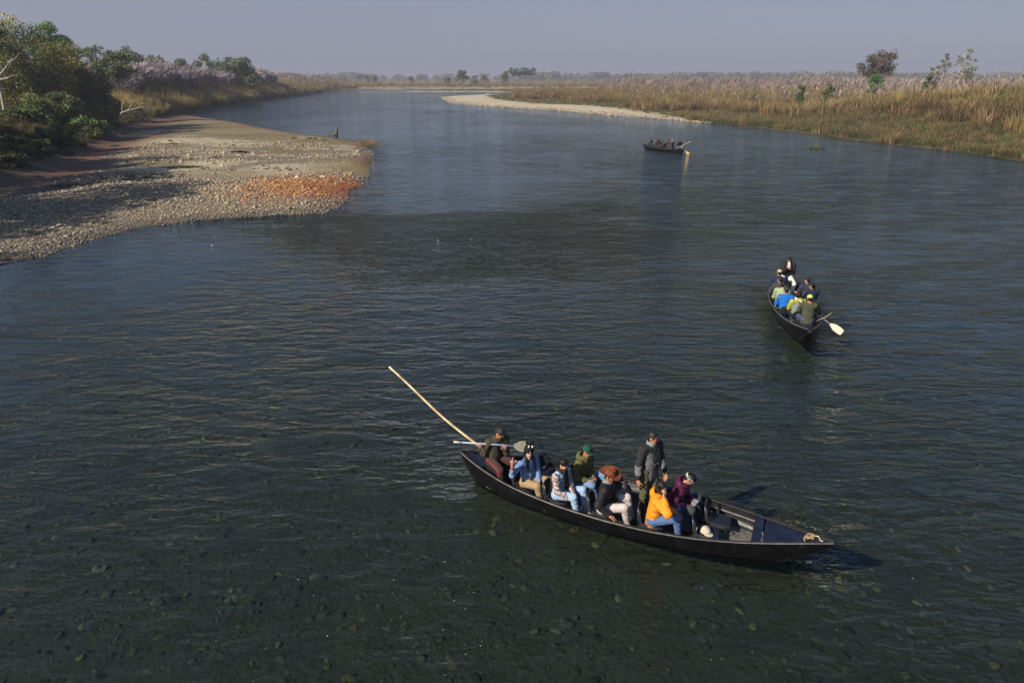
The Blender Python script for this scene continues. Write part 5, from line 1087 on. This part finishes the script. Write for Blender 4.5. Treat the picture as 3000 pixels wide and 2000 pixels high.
# ---- second boat, stern towards the camera
MS = np.array([8.92, 19.2]); MA = math.atan2(6.67, 1.62)
boat('black wooden boat in the middle distance seen from its stern', MS, MA)
def mm(s, off, psi, z=FLOOR): return pmat(MS, MA, s, off, psi, z)
GM = 'people in the middle boat'; hM = .017
M = mm(.82, -.03, -4)
person('paddler in a lime cap and dark olive jacket at the stern of the middle boat', M, h=hM, hip=.50, lean=.10, head=(R(12), .18, 0), skin=1, col=(.055,.06,.038), bulk=.03, hem=.10, leg_col=(.05,.075,.14), group=GM, extras=seq(cap_hat((.42,.62,.16))), paint=lambda V, T, c, J: np.where((T == 6)[:, None], np.array((.30, .115, .035)), c),
   rh=dict(at=loc(M, 2404, 926, .52), pose='grip', dir=(.6, .5, -.3), elbow=(.8, -.4, -.3)), lh=dict(at=(-.10, .34, .88), pose='grip', dir=(.3, .9, .2)))
a_ = upx(2330, 872, 1.05); b_ = upx(2434, 950, .32)
thing('canoe_paddle', 'white paddle with a broad cream blade held over the side of the middle boat', 'paddle', paddle_parts(float(np.linalg.norm(b_-a_)), .46, (.62,.62,.60), (.62,.56,.42), (.66,.66,.64)), frame_m(a_, b_-a_, (-.35, -.75, .55)))
mb = MB(); t = np.linspace(0, 1, 14)[:, None]; p0 = upx(2388, 944, .42); p1 = upx(2438, 918, .62); mb.tube(p0*(1-t)+p1*t+np.column_stack([np.zeros(14), np.zeros(14), .02*np.sin(np.linspace(0, 9, 14))]), np.linspace(.022, .017, 14), 7, (.30,.21,.11)); tag(link('crooked_stick', mb.mesh('crooked_stick', (M_WOOD,))), 'crooked brown stick resting over the stern gunwale of the middle boat', 'stick')
def y_top(V, T, c, J):
    c[np.isin(T, (2, 3, 4, 5, 6, 7))] = (.36, .36, .035); return c
person('person in a grey vest with yellow sleeves and glasses in the middle boat', mm(1.72, .14, 6), h=hM, lean=.05, head=(R(-30), .1, 0), skin=1, hair='short', col=(.18,.19,.18), paint=y_top, bulk=.02, hood=(.36,.36,.04), leg_col=(.02,.02,.02), group=GM, extras=glasses(True), rh=dict(at=(.14, .34, .45)), lh=dict(at=(-.14, .36, .42)), hem=.08)
person('person in a bright blue fleece and dark cap in the middle boat', mm(2.15, .46, -4), h=hM, feet=((.17, .46, .07), (-.03, .46, .07)),  lean=.10, head=(R(25), .2, 0), skin=1, hair='short', col=(.012,.115,.44), bulk=.025, leg_col=(.014,.014,.016), group=GM, extras=cap_hat((.035,.04,.055)), hem=.07, paint=lambda V, T, c, J: np.where((np.isin(T, (3, 5)) & (V[:, 1] < -.02))[:, None], np.array((.12, .12, .13)), c))
person('person in a sage green fleece looking right in the middle boat', mm(2.86, .50, -18), h=hM, feet=((.17, .46, .07), (-.03, .46, .07)),  lean=.08, head=(R(-38), .1, 0), skin=1, hair='buzz', col=(.26,.31,.175), bulk=.025, leg_col=(.03,.03,.03), group=GM, hem=.06)
person('person in a charcoal jacket behind the sage fleece in the middle boat', mm(3.50, .50, 4), h=hM, feet=((.17, .46, .07), (-.03, .46, .07)),  lean=.08, head=(R(28), .1, 0), skin=1, hair='buzz', col=(.045,.045,.046), bulk=.025, leg_col=(.03,.03,.03), group=GM)
person('person in dark blue mostly hidden beside the black vest in the middle boat', mm(4.42, .42, 0), h=hM, feet=((.17, .46, .07), (-.03, .46, .07)),  lean=.08, head=(R(10), .1, 0), skin=1, hair='short', col=(.02,.03,.065), bulk=.02, leg_col=(.03,.03,.03), group=GM, extras=cap_hat((.36,.30,.20)))
person('person in a navy quilted jacket and sunglasses on the right of the middle boat', mm(2.95, -.46, 18), h=hM, feet=((.03, .46, .07), (-.17, .46, .07)),  lean=.06, head=(R(38), .08, 0), skin=1, hair='short', col=(.018,.022,.04), quilt=(.06, .012), bulk=.03, leg_col=(.015,.015,.018), group=GM, extras=glasses(True), beard=.4, lh=dict(at=(-.30, .36, .62), pose='hold', dir=(-.4, .7, .5)), rh=dict(at=(.08, .36, .45)))
person('person in a navy hooded jacket seated behind the sunglasses wearer', mm(3.62, -.42, 16), h=hM, feet=((.03, .46, .07), (-.17, .46, .07)),  lean=.06, head=(R(30), .05, 0), skin=0, hair='buzz', col=(.03,.036,.06), bulk=.03, leg_col=(.02,.02,.025), group=GM, extras=glasses(True))
M = mm(5.42, .02, 178)
rV, jV = person('person in a black vest and white trousers photographing at the bow of the middle boat', M, h=hM, hip=.62, lean=.06, head=(0, .42, 0), skin=0, hair='short', col=(.012,.012,.014), quilt=(.09, .010), bulk=.022, hood=True, leg_col=(.56,.54,.51), group=GM, paint=lambda V, T, c, J: np.where(np.isin(T, (2, 3, 4, 5))[:, None], np.array((.009, .010, .014)), c), rh=dict(at=(.06, .27, 1.0), pose='hold', dir=(-.6, .2, .7), back=(.3, 1, 0)), lh=dict(at=(-.05, .28, .98), pose='hold', dir=(.6, .2, .7), back=(-.3, 1, 0)), feet=((.17, .46, .07), (-.17, .46, .07)), knees=(.6, .6))
mb = MB(); w = hb(5.45)-.05; mb.box((5.50, 0, .33), (.40, 2*w, .36), None, (.02, .02, .022)); bb = link('bow_bench', mb.mesh('bow_bench', (M_TAR,), False)); bb.parent = [o for o in C.objects if o.name.startswith('wooden_boat')][-1]
q = np.array(M@Vector((.0, .30, 1.10))); o = thing('phone', 'silver phone held up by the person in the black vest', 'phone', [('case', slab((.155, .078, .010), (.52,.52,.55), name='case')), ('camera_bump', slab((.035, .035, .004), (.03,.03,.034), name='camera_bump'))], frame_m(q, (0, .2, 1), np.array(M.to_3x3()@Vector((0, 1, 0))))); o.children[1].location = (.05, .015, .006)
for s, off, psi, lb in [(1.68, .14, 6, 'black seat under the person with yellow sleeves'), (2.10, .44, 0, 'black seat under the person in bright blue'), (2.80, .46, -8, 'black seat under the person in the sage fleece'), (3.46, .46, 4, 'black seat under the person in charcoal'), (4.38, .40, 0, 'black seat under the hidden person in dark blue'), (2.90, -.43, 10, 'black seat under the person in the navy quilted jacket'), (3.58, -.40, 8, 'black seat under the person in the navy hooded jacket'), (2.45, .0, 0, 'empty black seat in the middle of the second boat')]:
    seat(lb, mm(s, off, psi), 'seats of the middle boat')

# ---- far boat
FS = np.array([18.55, 76.0]); FA = math.atan2(5.9, -3.4)
boat('small dark wooden boat crowded with people far up the river', FS, FA, benches=(1.8, 2.7, 3.5, 4.3, 5.1))
def fm(s, off, psi, z=FLOOR): return pmat(FS, FA, s, off, psi, z)
GF = 'people in the far boat'; hF = .03
for s, off, psi, lb, col, hr_, ex, dk_ in [
    (5.25, .10, 10, 'foremost person in an olive jacket in the far boat', (.05,.055,.035), 'short', cap_hat((.012,.012,.013)), None),
    (4.55, -.10, 20, 'person in grey with a bare face second from the bow of the far boat', (.075,.08,.095), 'short', None, None),
    (3.85, .20, 0, 'person with long dark hair third from the bow of the far boat', (.03,.027,.025), 'long', None, None),
    (3.20, .30, 0, 'person with a pale strapped bag in the middle of the far boat', (.035,.03,.026), 'short', None, None),
    (2.75, -.22, 0, 'taller person in brown in the middle of the far boat', (.05,.035,.025), 'short', cap_hat((.015,.015,.016)), None),
    (2.05, -.15, 0, 'person in a pale hat towards the stern of the far boat', (.06,.055,.045), 'short', cap_hat((.36,.34,.28)), None),
    (1.75, .28, 0, 'person in grey with bent knees near the stern of the far boat', (.06,.06,.062), 'short', None, None)]:
    person(lb, fm(s, off, psi), h=hF, hip=.40, lean=.12, head=(R(8), .1, 0), skin=1, hair=hr_, col=col, bulk=.03, leg_col=(.04,.045,.055), group=GF, extras=ex)
M = fm(.78, 0, -10)
person('dark clothed paddler alone at the stern of the far boat', M, h=hF, hip=.52, lean=.10, head=(R(6), .2, 0), skin=1, col=(.012,.012,.014), bulk=.03, leg_col=(.03,.03,.035), group=GF, rh=dict(at=(.30, .25, .62), pose='grip', dir=(.5, .3, -.6)), lh=dict(at=(-.05, .36, .8), pose='grip'))
a_ = np.array(M@Vector((-.10, .40, .86))); b_ = upx(2011, 445, .14); thing('canoe_paddle', 'paddle with a bright yellow blade at the stern of the far boat', 'paddle', paddle_parts(float(np.linalg.norm(b_-a_)), .46, (.62,.58,.55), (.68,.36,.03), (.6,.58,.55)), frame_m(a_, b_-a_, (-.2, -.8, .5)))
p0 = np.array(fm(1.25, .10, 0)@Vector((0, 0, .30))); p1 = upx(2023, 415, 1.75); mb = MB(); t = np.linspace(0, 1, 8)[:, None]; mb.tube(p0*(1-t)+p1*t, .028, 7, (.55,.45,.36)); tag(link('wooden_pole', mb.mesh('wooden_pole', (M_WOOD,))), 'pale pole slanting up from the stern of the far boat', 'pole')
mb = MB(); mb.box((0, -.17, .70), (.34, .16, .44), None, (.05, .035, .025), .85); bag = link('backpack', mb.mesh('backpack', (M_CLOTH,), False)); tag(bag, 'brown backpack with a pale band worn in the middle of the far boat', 'backpack'); bag.matrix_world = fm(3.08, .30, 0); mb = MB(); mb.tube([(-.17, -.27, .80), (0, -.28, .84), (.17, -.27, .80)], .02, 6, (.5, .46, .38)); link('band', mb.mesh('band', (M_CLOTH,)), bag)
# ------------------------------------------------------------------ driftwood, debris, bird, foam
def branchy(name, label, cat, base, spec, col, mat=M_BARK):
    mb = MB(); r = np.random.default_rng(len(label))
    for a, b, ra, rb in spec: limb(mb, np.array(a), np.array(b), ra, rb, col, .04, 5, r, 6)
    o = link(name, mb.mesh(name, (mat,))); o.location = base; return tag(o, label, cat)
p = ray(352, 330, 117.); p[2] = max(p[2], float(terrain(np.array([p[0]]), np.array([p[1]]))[0])+.5); dbr = branchy('dead_branch', 'bleached fallen branch lying at the foot of the left thicket', 'branch', p,
    [((0,0,-.3),(2.2,.3,.5),.13,.09),((2.2,.3,.5),(6.5,.4,1.1),.09,.03),((.4,0,0),(.7,.3,2.2),.08,.03),((1.6,.2,.3),(3.2,.2,2.4),.08,.03),((3.2,.2,2.4),(4.6,.3,2.9),.035,.015),((2.6,.2,1.6),(2.4,.1,2.9),.04,.012),((3.6,.3,.8),(5.6,.5,2.0),.05,.02),((.6,.2,1.5),(1.5,.2,2.9),.04,.015),((4.6,.4,.9),(6.2,.2,.4),.04,.02)], (.42,.39,.35)); dbr.scale = (.75,)*3
p = upx(975, 396, 0); branchy('driftwood_stump', 'dark broken stump poking out of the calm water off the bar', 'stump', p,
    [((-.9,0,-.3),(.6,.1,.25),.22,.25),((.5,.1,.1),(.75,.1,1.15),.26,.08),((-.3,0,.05),(-.9,.1,.35),.12,.05),((.2,0,.1),(-.1,0,.6),.12,.06)], (.10,.085,.06))
r = np.random.default_rng(5); mb = MB(); p = upx(1072, 424, 0)
for i in range(260):
    a = r.uniform(0, 6.28); q = abs(r.normal())*.75; b0 = np.array([q*math.cos(a)*1.3, q*math.sin(a), max(.75-.5*q, .05)*r.random()]); d = np.array([r.normal()*.8, r.normal()*.5, r.normal()*.22-.05]); limb(mb, b0, b0+d, .022, .008, np.array((.30,.22,.11))*r.uniform(.4, 1.3), -.1, 3, None, 3)
for a in ((1.0,0,.2,2.6,.2,.35), (.8,-.2,.1,2.9,-.4,.12), (-.8,.2,.2,-2.0,.4,.1)): limb(mb, a[:3], a[3:], .04, .012, (.12,.10,.07), .05, 4, None, 5)
o = link('flood_debris', mb.mesh('flood_debris', (M_BARK,))); o.location = p; tag(o, 'heap of washed up straw and twigs at the far tip of the bar', 'debris')
for i, (px, py, n, s, lb) in enumerate([(2390, 437, 60, 1.0, 'floating clump of green weed near the right bank')]):
    mb = MB(); r = np.random.default_rng(9)
    for k in range(n): blade(mb, np.array([r.normal()*.5, r.normal()*.2, 0]), r.uniform(.25, .6), .12, r.uniform(.3, 1), r.uniform(0, 6.28), (.08,.10,.03), (.17,.19,.07), 2)
    o = link('floating_weed', mb.mesh('floating_weed', (M_GRASS,))); o.location = upx(px, py, 0); tag(o, lb, 'plant')
for i, (px, py, w, hh, lb) in enumerate([(700, 449, 1.1, .5, 'round dark tuft of grass standing on the pale sand of the bar'), (510, 424, 1.0, .35, 'small dark tuft at the far edge of the stony patch'), (548, 494, 2.2, .35, 'long low green weed patch between sand and cobbles'), (225, 540, 2.0, .5, 'dark mossy mound on the shaded part of the bar'), (380, 530, 1.0, .25, 'small weed patch by the tree shadow')]):
    mb = MB(); r = np.random.default_rng(60+i)
    for k in range(420): a = r.uniform(0, 6.28); q = r.random()**.6; blade(mb, np.array([q*w*math.cos(a), q*w*.35*math.sin(a), -.03]), hh*r.uniform(.3, 1)*(1.1-q*.7), .05, r.uniform(.2, .9), r.uniform(0, 6.28), (.035,.04,.016), np.array((.10,.105,.04))*r.uniform(.6, 1.3), 2)
    u = upx(px, py, .35); o = link('grass_tuft', mb.mesh('grass_tuft', (M_GRASS,))); o.location = (u[0], u[1], float(terrain(np.array([u[0]]), np.array([u[1]]))[0])); tag(o, lb, 'grass tuft', 'weed tufts on the bar')
for i, (px, py, rot, lb) in enumerate([(640, 382, .3, 'thin stick lying near the far edge of the bar'), (712, 385, .8, 'short forked stick on the sand near the water'), (480, 352, 2.0, 'dark driftwood lump at the upper shoreline')]):
    u = upx(px, py, .4); z = float(terrain(np.array([u[0]]), np.array([u[1]]))[0]); o = branchy('driftwood', lb, 'driftwood', (u[0], u[1], z), [((-1.1,0,.06),(1.2,.1,.12),.07,.03),((.1,0,.08),(.6,.3,.45),.04,.015),((-.4,0,.05),(-.7,-.4,.2),.04,.015)], (.17,.13,.085)); o.rotation_euler = (0, 0, rot); o.scale = (.6, .6, .35)
# wading bird on the pale beach
B0 = np.array([0., 0, 0]); S = SDF(); S.ell((0, 0, .52), (.10, .19, .10), ymat(0, -.5)); S.cap((0, -.12, .45), (0, -.26, .36), .06, .02, .04); S.cap((0, .13, .60), (0, .10, .78), .035, .025, .03); S.cap((0, .10, .78), (0, .17, .92), .024, .022, .02); S.ell((0, .20, .95), (.032, .055, .034)); V, Q, T = S.mesh(.016)
bd = empty('egret', upx(1428, 282, .5), -1.2, 'tall white wading bird standing on the pale beach', 'bird'); link('body', mesh_np('body', V, Q, (.8,.8,.78), True, (M_PLASTIC,)), bd); bd.scale = (1.5,)*3
mb = MB(); mb.tube([(0, .24, .95), (0, .36, .93)], [.012, .003], 5, (.5,.35,.05)); link('bill', mb.mesh('bill', (M_PLASTIC,)), bd)
for s_ in (1, -1): mb = MB(); mb.tube([(s_*.035, 0, .46), (s_*.035, -.03, .24), (s_*.035, .0, 0)], [.014, .009, .008], 5, (.03,.03,.03)); mb.tube([(s_*.035, .0, .005), (s_*.035, .09, .004)], .007, 4, (.03,.03,.03)); link('leg', mb.mesh('leg', (M_PLASTIC,)), bd)
bd.location[2] = float(terrain(np.array([bd.location[0]]), np.array([bd.location[1]]))[0])
# foam flecks drifting on the surface
mb = MB(); r = np.random.default_rng(12)
def fleck(x, y, s):
    a = np.linspace(0, 2*math.pi, 7, endpoint=False); q = s*r.uniform(.5, 1.1, 7); V = np.column_stack([x+q*np.cos(a), y+q*.7*np.sin(a), np.full(7, .004)]); mb.add(np.vstack([V, (x, y, .004+s*.5)]), None, [(i, (i+1) % 7, 7) for i in range(7)], (.72, .73, .72))
for i in range(80):
    u = upx(r.normal()*230+1180, r.normal()*90+1790, 0); fleck(u[0], u[1], .004+.009*r.random()**4)
for i in range(70):
    u = upx(r.uniform(200, 2950), r.uniform(950, 1950), 0); fleck(u[0], u[1], .004+.008*r.random()**3)
for i in range(4):
    u = upx(1130+r.normal()*170, 690+abs(r.normal())*60, 0); fleck(u[0], u[1], .03+.03*r.random()**2)
o = link('foam_flecks', mb.mesh('foam_flecks', (M_PLASTIC,))); o['kind'] = 'stuff'; o['label'] = 'scattered white foam flecks drifting on the river'
